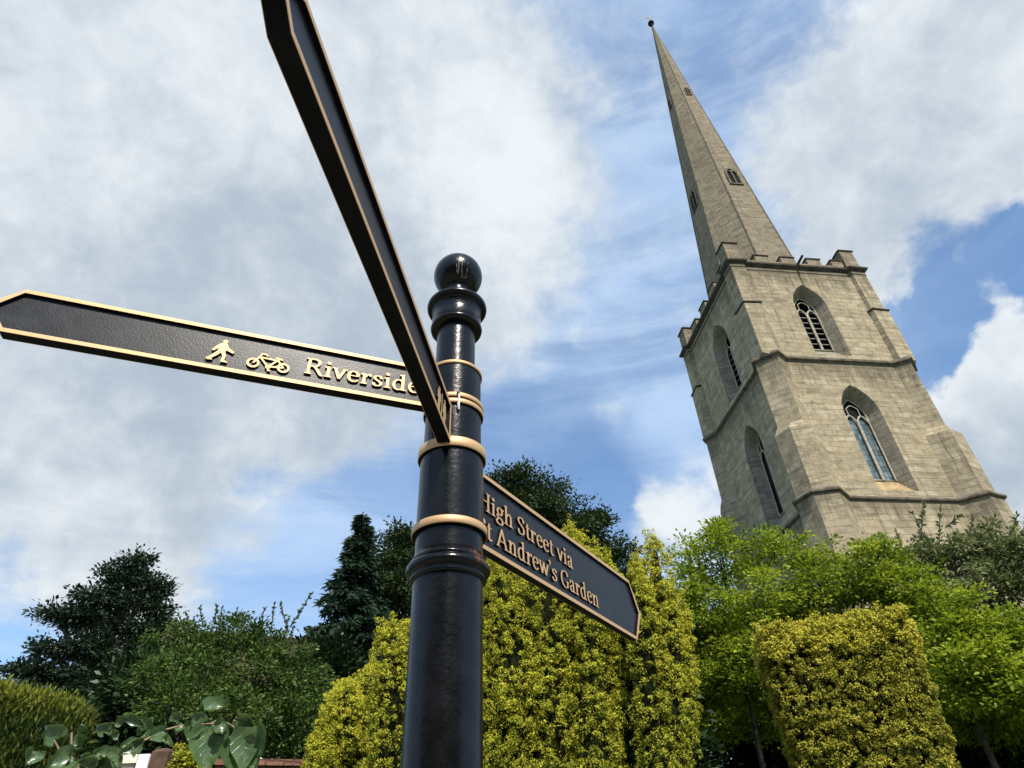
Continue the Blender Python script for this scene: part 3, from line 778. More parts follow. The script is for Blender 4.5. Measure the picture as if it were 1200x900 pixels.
for k in range(4):
    st = ST4; pl = [(w - .76, -w + .10), (w - .74, -w - .13), (w + .12, -w - .12), (w + .13, -w + .74), (w - .10, -w + .76), (w - .72, -w + .72)]
    a = k * math.pi / 2; c_, s_ = round(math.cos(a)), round(math.sin(a)); pl = [(x * c_ - y * s_, x * s_ + y * c_) for x, y in pl]
    zt_ = HB + 29.78
    b = MB(); b.loft([ringz(pl, ZP - .05), ringz(pl, zt_)]); mo_ = b.build('corner_merlon', M['stone_spire'], tower)
    b = MB(); o2 = offset(pl, .07); b.loft([ringz(o2, zt_ - .001), ringz(o2, zt_ + .07), ringz(offset(pl, -.06), zt_ + .17)]); b.build('coping', M['soot'], mo_)
# flat lead roof behind the parapet and a spout
b = MB(); b.box((-w + .36, -w + .36, Z3 - .6), (w - .36, w - .36, Z3 - .3)); b.build('lead_roof', M['lead'], tower)
b = MB(); b.tube([(-.85 + .9, -w - .0, Z3 + .12), (-.85 + 1.02, -w - .75, Z3 + .34)], [.09, .07], 8); b.build('rain_spout', M['soot'], tower)
# --- spire
ZS0, ZST, AP = HB + 28.0 - .35, HB + 72.5, 3.02
def oct_(z, grow=0.0):
    a = AP * (ZST - z) / (ZST - (HB + 28.0)) + grow; rr = a / math.cos(math.pi / 8)
    return [(rr * math.cos(math.pi / 8 + i * math.pi / 4), rr * math.sin(math.pi / 8 + i * math.pi / 4), z) for i in range(8)]
b = MB(); b.loft([oct_(z) for z in np.linspace(ZS0, ZST - .9, 12)], False, True)
spire = b.build('spire', M['stone_spire'], tower)
b = MB()
for i in range(8):
    q = [oct_(z, -.03)[i] for z in np.linspace(ZS0, ZST - 1.0, 5)]
    b.tube(q, [.075, .068, .06, .05, .04], 6)
b.build('rib', M['stone_trim'], spire)
def lucarne(sd, zb_, zt_, hw):
    ex, en = SIDES[sd]; a0 = AP * (ZST - zb_) / (ZST - (HB + 28.0)); a1_ = AP * (ZST - zt_) / (ZST - (HB + 28.0))
    sp = zt_ - hw * 1.75; f0 = a0 + .05
    Pw = lambda x, y, z: ex * x + en * y + Vector((0, 0, z))
    b = MB(); outp = arch_pts(hw, zb_, sp, 5); inp = arch_pts(hw * .72, zb_ + .12, sp, 5); n = len(outp)
    dm = lambda z, e: AP * (ZST - z) / (ZST - (HB + 28.0)) + e
    ff = lambda pp, e: [Pw(x, dm(z, e), z) for x, z in pp]
    rings = [ff(outp, -.1), ff(outp, .10), ff(inp, .10), ff(inp, -.02)]
    b.loft(rings, False, False)
    b.tube([Pw(0, dm(zb_, .06), zb_ + .1), Pw(0, dm(sp, .06), sp + hw * .8)], .07 * hw / .5, 6)
    for s in (-1, 1): b.tube([Pw(s * hw * .72 * t_ , dm(sp, .06), sp + .1 + hw * .55 * math.sin(math.pi * t_)) for t_ in np.linspace(0, 1, 6)], .05 * hw / .5, 6)
    lu = b.build('lucarne', M['stone_trim'], spire)
    b = MB(); b.add(ff(inp, .015), [tuple(range(n))]); b.build('dark_opening', M['void'], lu, uv=False)
for sd in SIDES:
    lucarne(sd, HB + 39.1, HB + 41.5, .52); lucarne(sd, HB + 54.2, HB + 55.7, .27)
b = MB(); zb_ = ZST - .95; b.tube([(0, 0, zb_), (0, 0, zb_ + .45)], [.13, .16], 10); b.lathe([(max(1e-3, .33 * math.cos(a)), zb_ + .72 + .33 * math.sin(a)) for a in np.linspace(-1.57, 1.57, 13)], n=20)
fin = b.build('ball_finial', M['void'], spire)
b = MB(); b.tube([(0, 0, zb_ + 1.0), (0, 0, zb_ + 2.7)], .035, 6)
cock = [(-.62, 2.1), (-.35, 2.2), (-.1, 2.05), (.25, 2.1), (.42, 2.35), (.55, 2.25), (.42, 2.0), (.15, 1.75), (-.2, 1.75), (-.55, 1.85)]
b.loft([[(x * .5, y_, zb_ + z * .6 + 1.0) for x, z in cock] for y_ in (-.03, .03)])
b.build('weathercock', plain('weathered_gilding', (.16, .13, .09), .6, .3), fin)
# short dark strip on the right face below the spout
b = MB(); b.tube([(-.02, -w - .02, Z3 - .5), (.0, -w - .02, Z3 - 1.7)], .02, 5); b.build('dark_strip', M['soot'], tower)

# ------------------------------------------------------------------ foliage kit
def norm(a): return a / (np.linalg.norm(a, axis=1, keepdims=True) + 1e-9)
class Leaves:
    def __init__(s): s.p = []; s.a = []; s.n = []; s.L = []; s.W = []; s.t = []
    def add(s, p, a, n, L, Wd, t):
        k = len(p); s.p.append(p); s.a.append(norm(a)); s.n.append(n); s.L.append(np.broadcast_to(L, (k,))); s.W.append(np.broadcast_to(Wd, (k,))); s.t.append(np.broadcast_to(t, (k,)))
    def build(s, name, mat, parent, fold=.18):
        p = np.concatenate(s.p); a = np.concatenate(s.a); n = np.concatenate(s.n); L = np.concatenate(s.L)[:, None]; Wd = np.concatenate(s.W)[:, None]; t = np.concatenate(s.t)
        sd = norm(np.cross(a, n)); n = np.cross(sd, a); k = len(p)
        v = np.empty((k, 4, 3), np.float32)
        v[:, 0] = p; v[:, 1] = p + a * L * .45 + sd * Wd * .5 + n * Wd * fold; v[:, 2] = p + a * L; v[:, 3] = p + a * L * .45 - sd * Wd * .5 + n * Wd * fold
        me = bpy.data.meshes.new(name); me.vertices.add(k * 4); me.vertices.foreach_set('co', v.ravel())
        me.loops.add(k * 4); me.loops.foreach_set('vertex_index', np.arange(k * 4, dtype=np.int32))
        me.polygons.add(k); me.polygons.foreach_set('loop_start', np.arange(0, k * 4, 4, dtype=np.int32))
        at_ = me.attributes.new('tint', 'FLOAT', 'FACE'); at_.data.foreach_set('value', t.astype(np.float32))
        me.materials.append(mat); me.update(calc_edges=True)
        o = bpy.data.objects.new(name, me); COL.objects.link(o); o.parent = parent; return o
def rdir(k): return norm(RNG.normal(size=(k, 3)))


def tufts(lv, P, Nrm, per, L, Wd, R, up, tint0, tint1):
    """little domes of short shoots on a clipped surface: yellow at the growing end"""
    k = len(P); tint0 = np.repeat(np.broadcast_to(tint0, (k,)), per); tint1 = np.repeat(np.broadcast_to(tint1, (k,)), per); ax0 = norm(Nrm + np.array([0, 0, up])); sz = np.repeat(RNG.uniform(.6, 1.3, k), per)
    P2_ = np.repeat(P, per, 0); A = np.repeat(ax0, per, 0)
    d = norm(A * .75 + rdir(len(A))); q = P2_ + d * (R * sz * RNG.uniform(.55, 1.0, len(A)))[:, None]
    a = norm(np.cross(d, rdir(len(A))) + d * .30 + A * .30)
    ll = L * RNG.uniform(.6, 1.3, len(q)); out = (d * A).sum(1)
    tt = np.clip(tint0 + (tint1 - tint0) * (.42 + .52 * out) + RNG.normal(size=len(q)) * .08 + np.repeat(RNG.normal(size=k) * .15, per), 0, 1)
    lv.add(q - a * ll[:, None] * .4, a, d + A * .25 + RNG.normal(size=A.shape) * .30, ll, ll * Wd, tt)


def hnoise(P, s, seed):
    """cheap smooth lumps"""
    r = np.random.default_rng(seed); o = np.zeros(len(P))
    for k in range(6):
        f = r.normal(size=3) * s; o += np.sin(P @ f + r.uniform(0, 6.28))
    return o / 6


def yew(name, label, cols, mat='yew', dens=200, L=.026, per=42, Rt=.057, group=None, cat='tree', spike=.2, seed=3, t0=.15, t1=.95, inner=True, top=.12):
    """a fastigiate yew: several upright columns grown together, (ub, vb, ut, vt, dist, radius)"""
    base = None; lv = Leaves(); ib = MB(); Cc = []
    for (ub, ut, vt, D, r) in cols:
        T = at(ut, vt, D); Bp = at(ub, 890, D); dz = Bp.z - T.z; lean = (Bp - T) / dz
        G0 = T + lean * (0 - T.z); G0 = Vector((T.x + (G0.x - T.x) * .8, T.y + (G0.y - T.y) * .8, 0)); Cc.append((np.array(G0), np.array(T), r))
    g = sum((c[0] for c in Cc)) / len(Cc)
    root = empty(name, (g[0], g[1], 0), label=label, cat=cat, group=group)
    for ci, (g0, tp, r) in enumerate(Cc):
        g0 = g0 - np.array([g[0], g[1], 0]); tp = tp - np.array([g[0], g[1], 0]); h = tp[2]
        prof = lambda s: r * np.clip((1 - np.clip((s - (1 - top * 2.2)) / (top * 2.2), 0, 1) ** 1.8), 0.0, 1) ** .7 * (.88 + .12 * s)
        n = int(dens * 2 * math.pi * r * h)
        s = RNG.uniform(.12, 1.0, n); th = RNG.uniform(0, 2 * np.pi, n)
        ax = g0 + (tp - g0) * s[:, None]
        nr_ = np.stack([np.cos(th), np.sin(th), np.full(n, .15) + .9 * np.clip((s - .93) / .07, 0, 1)], 1)
        rr = prof(s) ; P = ax + nr_ * np.array([1, 1, .0]) * rr[:, None]
        lum = hnoise(P * np.array([1, 1, .40]), 6.0, seed + ci) * .20 + hnoise(P, 13, seed + 50 + ci) * .12
        P = P + norm(nr_) * (lum * min(1, r / .4))[:, None] + RNG.normal(size=P.shape) * .02
        # leave out tufts that sit deep inside a neighbouring column
        ok = np.ones(n, bool)
        for cj, (g1, t1_, r1) in enumerate(Cc):
            if cj == ci: continue
            gg = g1 - np.array([g[0], g[1], 0]); tq = t1_ - np.array([g[0], g[1], 0]); sj = np.clip(P[:, 2] / tq[2], 0, 1)
            dd = np.hypot(*(P - (gg + (tq - gg) * sj[:, None]))[:, :2].T); ok &= ~((dd < r1 * .55) & (P[:, 2] < tq[2] - .3))
        P = P[ok]; nr2 = norm(nr_[ok]); s2_ = s[ok]
        lump = np.clip(lum[ok] * 5 + .5, 0, 1)
        toc = norm(np.array([-g[0], -g[1], 0.]) - P * np.array([1, 1, 0])); keep = ((nr2 * toc).sum(1) > -.25) | (RNG.uniform(size=len(P)) < .3); keep &= (P[:, 2] > 1.5) | (RNG.uniform(size=len(P)) < .4)
        P = P[keep]; nr2 = nr2[keep]
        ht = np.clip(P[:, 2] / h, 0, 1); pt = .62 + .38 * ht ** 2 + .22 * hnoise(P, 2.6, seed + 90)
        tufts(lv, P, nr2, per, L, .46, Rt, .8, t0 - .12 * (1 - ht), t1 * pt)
        # leaders standing proud of the top
        for k in range(int(6 + 14 * r)):
            a = RNG.uniform(0, 6.28); q = RNG.uniform(0, .8) * r * .7; z0 = h * (1 - top * .8 * RNG.uniform(0, 1.2)); b0 = g0 + (tp - g0) * (z0 / h) + np.array([math.cos(a) * q, math.sin(a) * q, 0]); ln = spike * RNG.uniform(.4, 1.2); m_ = 16
            PP = b0 + np.linspace(0, 1, m_)[:, None] * np.array([RNG.normal() * .06, RNG.normal() * .06, ln]) + RNG.normal(size=(m_, 3)) * .018
            tufts(lv, PP, np.tile(np.array([0, 0, 1.]), (m_, 1)), 9, L, .46, .034, .3, t0 + .25, t1 + .1)
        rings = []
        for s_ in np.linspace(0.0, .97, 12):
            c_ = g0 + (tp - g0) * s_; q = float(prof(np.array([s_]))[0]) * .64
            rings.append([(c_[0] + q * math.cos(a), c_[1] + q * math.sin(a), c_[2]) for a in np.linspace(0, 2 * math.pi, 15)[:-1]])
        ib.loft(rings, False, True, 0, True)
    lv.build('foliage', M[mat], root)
    ib.build('shaded_inner_core', M['yew_inner'], root, uv=False)  # solid dark core fills the gaps between tufts with painted shade
    return root


def crown(lv, C, Rr, n, per, cr, L, Wd, tint=(0, 1), up=.5, flat=.6, shell=.55, seed=1, droop=0.0):
    """leaf sprays scattered through one lobe of a crown; the sprays cluster so that gaps stay open"""
    C = np.array(C, float); Rr = np.array(Rr if hasattr(Rr, '__len__') else (Rr,) * 3, float)
    d = rdir(n); q = RNG.uniform(shell ** 3, 1.0, n) ** (1 / 3); q *= 1 + .16 * hnoise(d * 3, 1.6, seed) * 2
    P = C + d * q[:, None] * Rr
    P2_ = np.repeat(P, per, 0); dd = np.repeat(d, per, 0)
    off = RNG.normal(size=P2_.shape) * cr * np.array([1, 1, flat])
    q2 = P2_ + off
    ax = norm(off / cr + dd * .7 + rdir(len(q2)) * .6 + np.array([0, 0, -droop])); nn = norm(np.array([0, 0, up]) + rdir(len(q2)) * .65 + dd * .35)
    tt = np.clip(np.repeat(RNG.uniform(tint[0], tint[1], n), per) + RNG.normal(size=len(q2)) * .12, 0, 1)
    ll = L * RNG.uniform(.65, 1.25, len(q2))
    lv.add(q2 - ax * ll[:, None] * .5, ax, nn, ll, ll * Wd, tt)


def sprig(lv, a, b, n, L, Wd, t, spread=.5):
    a = np.array(a); b = np.array(b); s = RNG.uniform(0, 1, n); P = a + (b - a) * s[:, None]; dr = norm((b - a)[None])[0]
    ax = norm(rdir(n) * spread + dr * .5); lv.add(P, ax, rdir(n) + np.array([0, 0, .8]), L * RNG.uniform(.7, 1.2, n), L * Wd, t)


def tree(name, label, base, lobes, mat, n, per, cr, L, Wd, tint=(0, 1), bark='bark', trunk_r=.2, cat='tree', group=None, shell=.5, sprigs=(), flat=.6, up=.5, droop=0.0, trunk_top=None, fork=.3, sub=6):
    """lobes: (u, v, dist, radius px or (px, px)) ; base: (x, y)"""
    root = empty(name, (base[0], base[1], 0), label=label, cat=cat, group=group); lv = Leaves(); o = Vector((base[0], base[1], 0)); tb = MB()
    pts = []; tot = 0; info = []
    for (u, v, D, r) in lobes:
        c_ = at(u, v, D) - o; k = mpp(c_ + o); rr = (r[0] * k, r[0] * k, r[1] * k) if hasattr(r, '__len__') else (r * k,) * 3
        info.append((c_, rr)); tot += rr[0] * rr[2]
    zt_ = max(c_.z + r_[2] * .5 for c_, r_ in info) if trunk_top is None else trunk_top
    mean = sum((c_ for c_, _ in info), Vector()) / len(info)
    tp = [Vector((mean.x * f ** 1.5 + .12 * math.sin(f * 5) * f, mean.y * f ** 1.5, zt_ * f)) for f in np.linspace(0, 1, 8)]
    tb.tube(tp, [trunk_r * (1.25 if f == 0 else 1) * (1 - .8 * f) for f in np.linspace(0, 1, 8)], 9)
    br = MB()
    for i, (c_, rr) in enumerate(info):
        nn = int(n * rr[0] * rr[2] / tot) + 4
        crown(lv, c_, tuple(x * .86 for x in rr), int(nn * .55), per, cr, L, Wd, tint, up, flat, shell, 10 + i, droop)
        for j in range(sub):
            d = rdir(1)[0]; d[2] = abs(d[2]) * (1 if RNG.random() < .75 else -.6); q = RNG.uniform(.72, 1.18); f2 = RNG.uniform(.18, .40)
            crown(lv, np.array(c_) + d * np.array(rr) * q, tuple(x * f2 for x in rr), max(3, int(nn * .45 / sub * RNG.uniform(.6, 1.4))), per, cr * .8, L, Wd, (tint[0], tint[1]), up, flat, .1, 40 + i + j, droop)
        f = min(.9, max(fork, (c_.z - rr[2] * .8) / zt_)); k = int(f * 7); s0 = tp[k]
        br.tube([s0, s0.lerp(c_, .5) + Vector((0, 0, .1 * rr[2])), c_, c_ + Vector((0, 0, rr[2] * .6))], [trunk_r * .45, trunk_r * .3, trunk_r * .18, .01], 6)
        for j in range(5):
            d = Vector(rdir(1)[0]); d.z = abs(d.z) * .6; e = c_ + Vector((d.x * rr[0], d.y * rr[1], d.z * rr[2])) * .9
            br.tube([c_ - Vector((0, 0, rr[2] * .4)), c_.lerp(e, .5), e], [trunk_r * .14, trunk_r * .09, .008], 5)
    for (u0, v0, u1, v1, D, nl) in sprigs:
        a, e = at(u0, v0, D) - o, at(u1, v1, D) - o; br.tube([a, e], [.012 * D / 10, .005 * D / 10], 4)
        sprig(lv, a, e, nl, L, Wd, .5 * (tint[0] + tint[1]))
    tk = tb.build('trunk', M[bark], root, uv=False); br.build('branches', M[bark], root, uv=False)
    lv.build('crown', M[mat], root)
    return root


XY = lambda u, D: (lambda p_: (p_.x, p_.y))(at(u, 880, D))
# ------------------------------------------------------------------ golden yews
yew('golden_yew', 'broad golden yew of fused upright columns right behind the fingerpost, below the lettered arm',
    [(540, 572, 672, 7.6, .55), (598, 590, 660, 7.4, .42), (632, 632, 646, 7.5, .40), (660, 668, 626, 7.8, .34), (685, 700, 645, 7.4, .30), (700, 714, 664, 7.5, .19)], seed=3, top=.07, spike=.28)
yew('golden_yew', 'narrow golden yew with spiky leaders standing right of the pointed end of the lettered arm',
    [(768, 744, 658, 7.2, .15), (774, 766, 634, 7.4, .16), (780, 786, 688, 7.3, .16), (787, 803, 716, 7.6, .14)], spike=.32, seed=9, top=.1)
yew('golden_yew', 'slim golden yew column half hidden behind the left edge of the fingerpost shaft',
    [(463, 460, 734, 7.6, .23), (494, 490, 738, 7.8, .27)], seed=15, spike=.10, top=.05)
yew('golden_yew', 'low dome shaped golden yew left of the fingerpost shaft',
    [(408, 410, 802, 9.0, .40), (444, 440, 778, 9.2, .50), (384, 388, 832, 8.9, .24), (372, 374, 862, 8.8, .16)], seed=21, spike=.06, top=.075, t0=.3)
# clipped block on the right
def topiary():
    D = 8.6; L0 = at(874, 746, D); R0 = at(1060, 716, D); c_ = (L0 + R0) / 2; wd = (R0 - L0).length; h = .5 * (L0.z + R0.z)
    dirv = Vector((R0.x - L0.x, R0.y - L0.y, 0)).normalized(); back = Vector((-dirv.y, dirv.x, 0))
    if back.y < 0: back = -back
    c_ = c_ + back * wd * .42
    root = empty('golden_yew', (c_.x, c_.y, 0), label='clipped flat topped golden yew block in front of the bright green trees', cat='tree')
    yaw = math.atan2(dirv.y, dirv.x) + R_(7); hx, hy = wd * .475, wd * .40
    lv = Leaves()
    def surf(n, part):
        if part == 'side':
            tg = np.linspace(0, 2 * np.pi, 4000); xg = np.sign(np.cos(tg)) * np.abs(np.cos(tg)) ** .32 * hx; yg = np.sign(np.sin(tg)) * np.abs(np.sin(tg)) ** .32 * hy
            arc = np.concatenate([[0], np.cumsum(np.hypot(np.diff(xg), np.diff(yg)))]); q = RNG.uniform(0, arc[-1], n); s = RNG.uniform(.3, 1, n)
            x = np.interp(q, arc, xg) / hx; y = np.interp(q, arc, yg) / hy; ct, st = np.sign(x) * np.abs(x) ** 3.1, np.sign(y) * np.abs(y) ** 3.1
            fl = .70 + .30 * np.clip(s, 0, 1) ** .9
            edge = np.clip((s - .94) / .06, 0, 1) ** 2; fl = fl * (1 - .05 * edge)
            P = np.stack([x * hx * fl, y * hy * fl, s * h], 1); N_ = np.stack([np.sign(ct) * np.abs(ct) ** 1.7, np.sign(st) * np.abs(st) ** 1.7, -.1 + .5 * edge], 1)
        else:
            x = RNG.uniform(-1, 1, n); y = RNG.uniform(-1, 1, n); P = np.stack([x * hx, y * hy, np.full(n, h) + .03 * RNG.normal(size=n)], 1); N_ = np.tile(np.array([0, 0, 1.]), (n, 1))
        return P, norm(N_)
    c2, s2 = math.cos(yaw), math.sin(yaw); rot = np.array([[c2, -s2, 0], [s2, c2, 0], [0, 0, 1]])
    for part, n in (('side', 8000), ('top', 1300)):
        P, N_ = surf(n, part); P = P @ rot.T; N_ = N_ @ rot.T
        P = P + N_ * (hnoise(P, 3.2, 5) * .03 + hnoise(P, 15, 6) * .10)[:, None]
        # only the upper edge catches fresh yellow growth
        hi = np.clip((P[:, 2] / h - .90) / .1, 0, 1)
        tufts(lv, P, N_, 28, .028, .5, .046, .6, .02, .70 + .2 * hnoise(P, 2.4, 77))
        idx = np.where(hi > .25)[0]; tufts(lv, P[idx] + N_[idx] * .035, N_[idx], 22, .030, .45, .05, 1.4, .62, 1.2)
    lv.build('foliage', M['yew_dry'], root)
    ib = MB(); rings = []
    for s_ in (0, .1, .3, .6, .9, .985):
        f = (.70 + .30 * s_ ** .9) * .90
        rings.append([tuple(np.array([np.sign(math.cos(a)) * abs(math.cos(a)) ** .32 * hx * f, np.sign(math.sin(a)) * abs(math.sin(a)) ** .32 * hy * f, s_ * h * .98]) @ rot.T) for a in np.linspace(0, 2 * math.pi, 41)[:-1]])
    ib.loft(rings, False, True, 0, True); ib.build('shaded_inner_core', M['yew_inner'], root, uv=False)
topiary()
yew('small_golden_shrub', 'little golden shrub low behind the hanging big leaves', [(222, 220, 882, 6.2, .11), (212, 210, 876, 6.3, .08), (236, 236, 886, 6.1, .09)], seed=33, spike=.05, L=.03, per=24, Rt=.04, cat='shrub', t0=.05, t1=.6)

# ------------------------------------------------------------------ trees
D = 13.5
tree('spreading_tree', 'bright green tree with a slim bare trunk between the golden yews', XY(874, 13.0),
     [(845, 660, 14, (46, 34)), (905, 652, 14.3, (44, 26)), (955, 662, 14.3, (36, 24)), (812, 690, 13.6, (32, 34)), (880, 700, 13.2, (64, 34)), (825, 745, 13.4, (40, 34)), (890, 765, 12.8, (48, 34)), (950, 715, 13.8, (46, 36)), (835, 795, 13.2, (40, 28)), (900, 800, 12.8, (36, 22)), (842, 628, 14, (16, 16)), (812, 835, 13.4, (36, 32)), (845, 835, 14.5, (44, 34)), (800, 770, 13.8, (30, 40)), (915, 835, 14.5, (44, 34)), (865, 740, 14, (60, 50)), (930, 750, 14.5, (50, 46)), (880, 850, 15.5, (60, 30))],
     'maple', 1000, 40, .16, .095, .5, (.05, 1.0), 'bark', .09, shell=.2, up=.7, flat=.45, trunk_top=5.4, fork=.86,
     sprigs=[(850, 640, 838, 604, 14, 40), (870, 640, 872, 612, 14, 36), (815, 680, 790, 655, 13.6, 36), (930, 640, 944, 626, 14.3, 30), (800, 700, 782, 690, 13.6, 24), (905, 640, 912, 620, 14, 30)])
tree('spreading_tree', 'bright green tree spreading out behind the right side of the clipped yew block', XY(1150, 13.5),
     [(1020, 660, 14, (44, 22)), (1060, 690, 13.8, (48, 26)), (1005, 690, 13.8, (44, 26)), (1105, 722, 13.4, (50, 28)), (1160, 745, 13.2, (50, 32)), (1105, 760, 12.8, (40, 34)), (1165, 790, 12.6, (50, 34)), (1130, 805, 12.6, (44, 26)), (1205, 760, 13.4, (40, 40)), (1190, 820, 12.6, (48, 26)), (1090, 800, 13.5, (44, 40)), (1150, 835, 14, (64, 28)), (1060, 740, 14.2, (60, 44)), (1120, 790, 14.2, (60, 46)), (1190, 850, 14.5, (60, 26))],
     'maple', 1000, 40, .16, .095, .5, (.1, 1.0), 'bark', .09, shell=.2, up=.7, flat=.45, trunk_top=5.2, fork=.86,
     sprigs=[(1010, 650, 1000, 632, 14, 30), (1030, 650, 1034, 628, 14, 36), (990, 665, 975, 650, 14, 24)])
tree('tall_shrub', 'grey green shrub of loose stems in front of the right foot of the church tower', XY(1125, 17),
     [(1070, 662, 17, (30, 24)), (1110, 655, 17, (32, 28)), (1150, 650, 16.8, (34, 26)), (1185, 660, 16.6, (34, 34)), (1140, 695, 16.5, (50, 28)), (1210, 640, 16.4, (26, 24)), (1190, 700, 16.4, (40, 24))],
     'shrub', 380, 22, .15, .13, .42, (.1, .95), 'bark', .10, cat='shrub', shell=.1,
     sprigs=[(1078, 650, 1082, 588, 17, 60), (1100, 645, 1102, 592, 17, 40), (1092, 645, 1068, 600, 17, 30), (1108, 618, 1128, 603, 17, 24), (1060, 650, 1050, 622, 17, 24), (1135, 640, 1140, 604, 16.8, 34), (1160, 630, 1166, 602, 16.8, 30), (1185, 630, 1192, 604, 16.6, 34), (1045, 645, 1034, 626, 17, 18)])
tree('oak_tree', 'dark oak crown showing above the lettered arm', XY(640, 27),
     [(600, 575, 27, (34, 24)), (635, 592, 27, (38, 28)), (672, 612, 27, (36, 30)), (695, 622, 27, (22, 18)), (620, 625, 27, (60, 34)), (560, 600, 28, (40, 32)), (680, 650, 27, (50, 30)), (570, 660, 27, (60, 50)), (720, 660, 27.5, (22, 30))],
     'oak', 1300, 34, .30, .17, .55, (0, 1), 'bark', .4, shell=.4, trunk_top=12)
tree('broadleaf_tree', 'dark leafy tree between the pointed spruce and the fingerpost', XY(468, 29),
     [(470, 635, 29, (22, 20)), (450, 660, 29, (34, 28)), (490, 665, 29, (36, 36)), (440, 700, 28, (44, 30)), (480, 720, 28, (50, 40)), (425, 750, 27, (46, 34)), (400, 770, 26, (34, 30)), (455, 770, 27, (44, 40)), (520, 700, 29, (40, 50))],
     'oak', 1200, 34, .30, .17, .55, (.05, 1), 'bark', .4, shell=.4, trunk_top=10)
tree('evergreen_tree', 'dark broad evergreen tree with a ragged outline at the far left', XY(118, 22),
     [(160, 664, 22, (17, 16)), (136, 682, 22, (20, 15)), (172, 690, 22, (19, 14)), (112, 702, 22, (24, 14)), (150, 708, 22, (26, 15)), (182, 716, 22, (16, 11)), (70, 722, 22, (22, 8)), (100, 728, 22, (26, 13)), (140, 738, 22, (30, 14)), (176, 744, 22, (22, 13)), (60, 762, 22, (22, 8)), (95, 760, 22, (32, 14)), (135, 772, 22, (34, 15)), (178, 775, 22, (26, 17)), (30, 788, 22, (26, 9)), (70, 792, 22, (36, 14)), (115, 805, 22, (44, 18)), (165, 812, 22, (44, 24)), (60, 825, 22, (50, 20)), (120, 840, 22, (60, 24))],
     'holm', 1250, 34, .19, .13, .5, (0, 1), 'bark', .3, shell=.25, trunk_top=7,
     sprigs=[(100, 745, 46, 710, 22, 120), (75, 728, 52, 722, 22, 60), (75, 775, 40, 752, 22, 90), (60, 805, 6, 784, 22, 120), (175, 690, 202, 686, 22, 70), (180, 730, 204, 716, 22, 60), (158, 665, 162, 642, 22, 60), (140, 690, 120, 664, 22, 70), (165, 660, 184, 652, 22, 50), (110, 700, 92, 686, 22, 60)])
tree('apple_tree', 'mid green fruit tree with upright sprigs screening the brown roofed house', XY(285, 11.5),
     [(225, 765, 12, (40, 32)), (265, 750, 12, (36, 28)), (240, 800, 11.6, (56, 36)), (300, 790, 11.6, (50, 34)), (345, 800, 11.6, (40, 34)), (205, 830, 11, (40, 32)), (270, 850, 11, (60, 36)), (330, 850, 11, (46, 40)), (310, 765, 12, (26, 20)), (180, 800, 11.5, (26, 30)), (370, 820, 12, (24, 30))],
     'apple', 1050, 32, .11, .068, .5, (0, 1), 'bark', .12, shell=.4,
     sprigs=[(222, 740, 218, 716, 12, 26), (238, 735, 234, 712, 12, 26), (252, 730, 254, 708, 12, 26), (258, 730, 260, 712, 12, 20), (275, 735, 278, 712, 12, 24), (285, 735, 286, 718, 12, 20), (302, 750, 310, 712, 12, 36), (316, 750, 322, 706, 12, 40), (330, 760, 338, 722, 12, 36), (338, 740, 328, 706, 12, 40), (340, 735, 366, 694, 12, 60), (334, 765, 344, 735, 12, 40), (205, 740, 200, 725, 12, 16), (355, 760, 362, 736, 12, 24)], trunk_top=3.0)
# spruce
def spruce(u, vtop, D, zlow_v, half):
    T = at(u, vtop, D); root = empty('spruce_tree', (T.x, T.y, 0), label='dark pointed spruce with drooping branches left of the fingerpost', cat='tree')
    h = T.z; zl = .8; k = mpp(T); rb_ = half * k; z_ref = at(u, zlow_v, D).z; lv = Leaves(); b = MB(); br = MB()
    b.tube([(0, 0, 0), (0, 0, h * .5), (0, 0, h)], [.28, .15, .02], 8)
    z = h - .15
    while z > zl:
        f = (h - z) / (h - z_ref); rad = rb_ * min(1.9, f) ** .95 + .10; nb = 9
        for j in range(nb):
            a = RNG.uniform(0, 6.28); rr = rad * RNG.uniform(.7, 1.15); d = np.array([math.cos(a), math.sin(a), 0]); s0 = np.array([0, 0, z]); e = s0 + d * rr + np.array([0, 0, -.20 * rr + .04 * rr])
            br.tube([s0, s0 + d * rr * .5 + np.array([0, 0, -.02 * rr]), e], [.035, .02, .006], 4)
            n = int(26 + 52 * rr); t_ = RNG.uniform(.12, 1, n); P = s0 + d * rr * t_[:, None] + np.array([0, 0, -.18 * rr]) * (t_ ** 1.5)[:, None]
            side = np.array([-d[1], d[0], 0]); P = P + side * (RNG.normal(size=n) * .16 * rr * (1.15 - t_))[:, None] + np.array([0, 0, 1]) * (RNG.normal(size=n) * .07)[:, None]
            ax = d * .8 + side * RNG.normal(size=n)[:, None] * .7 + np.array([0, 0, -.45]) + RNG.normal(size=(n, 3)) * .25
            lv.add(P, ax, rdir(n) + np.array([0, 0, .6]), RNG.uniform(.25, .45, n), .085, np.clip(t_ * .8 + RNG.normal(size=n) * .15, 0, 1))
        z -= .34
    b.build('trunk', M['bark'], root, uv=False); br.build('branches', M['bark'], root, uv=False); lv.build('crown', M['spruce'], root, .1)
spruce(426, 603, 26, 735, 40)
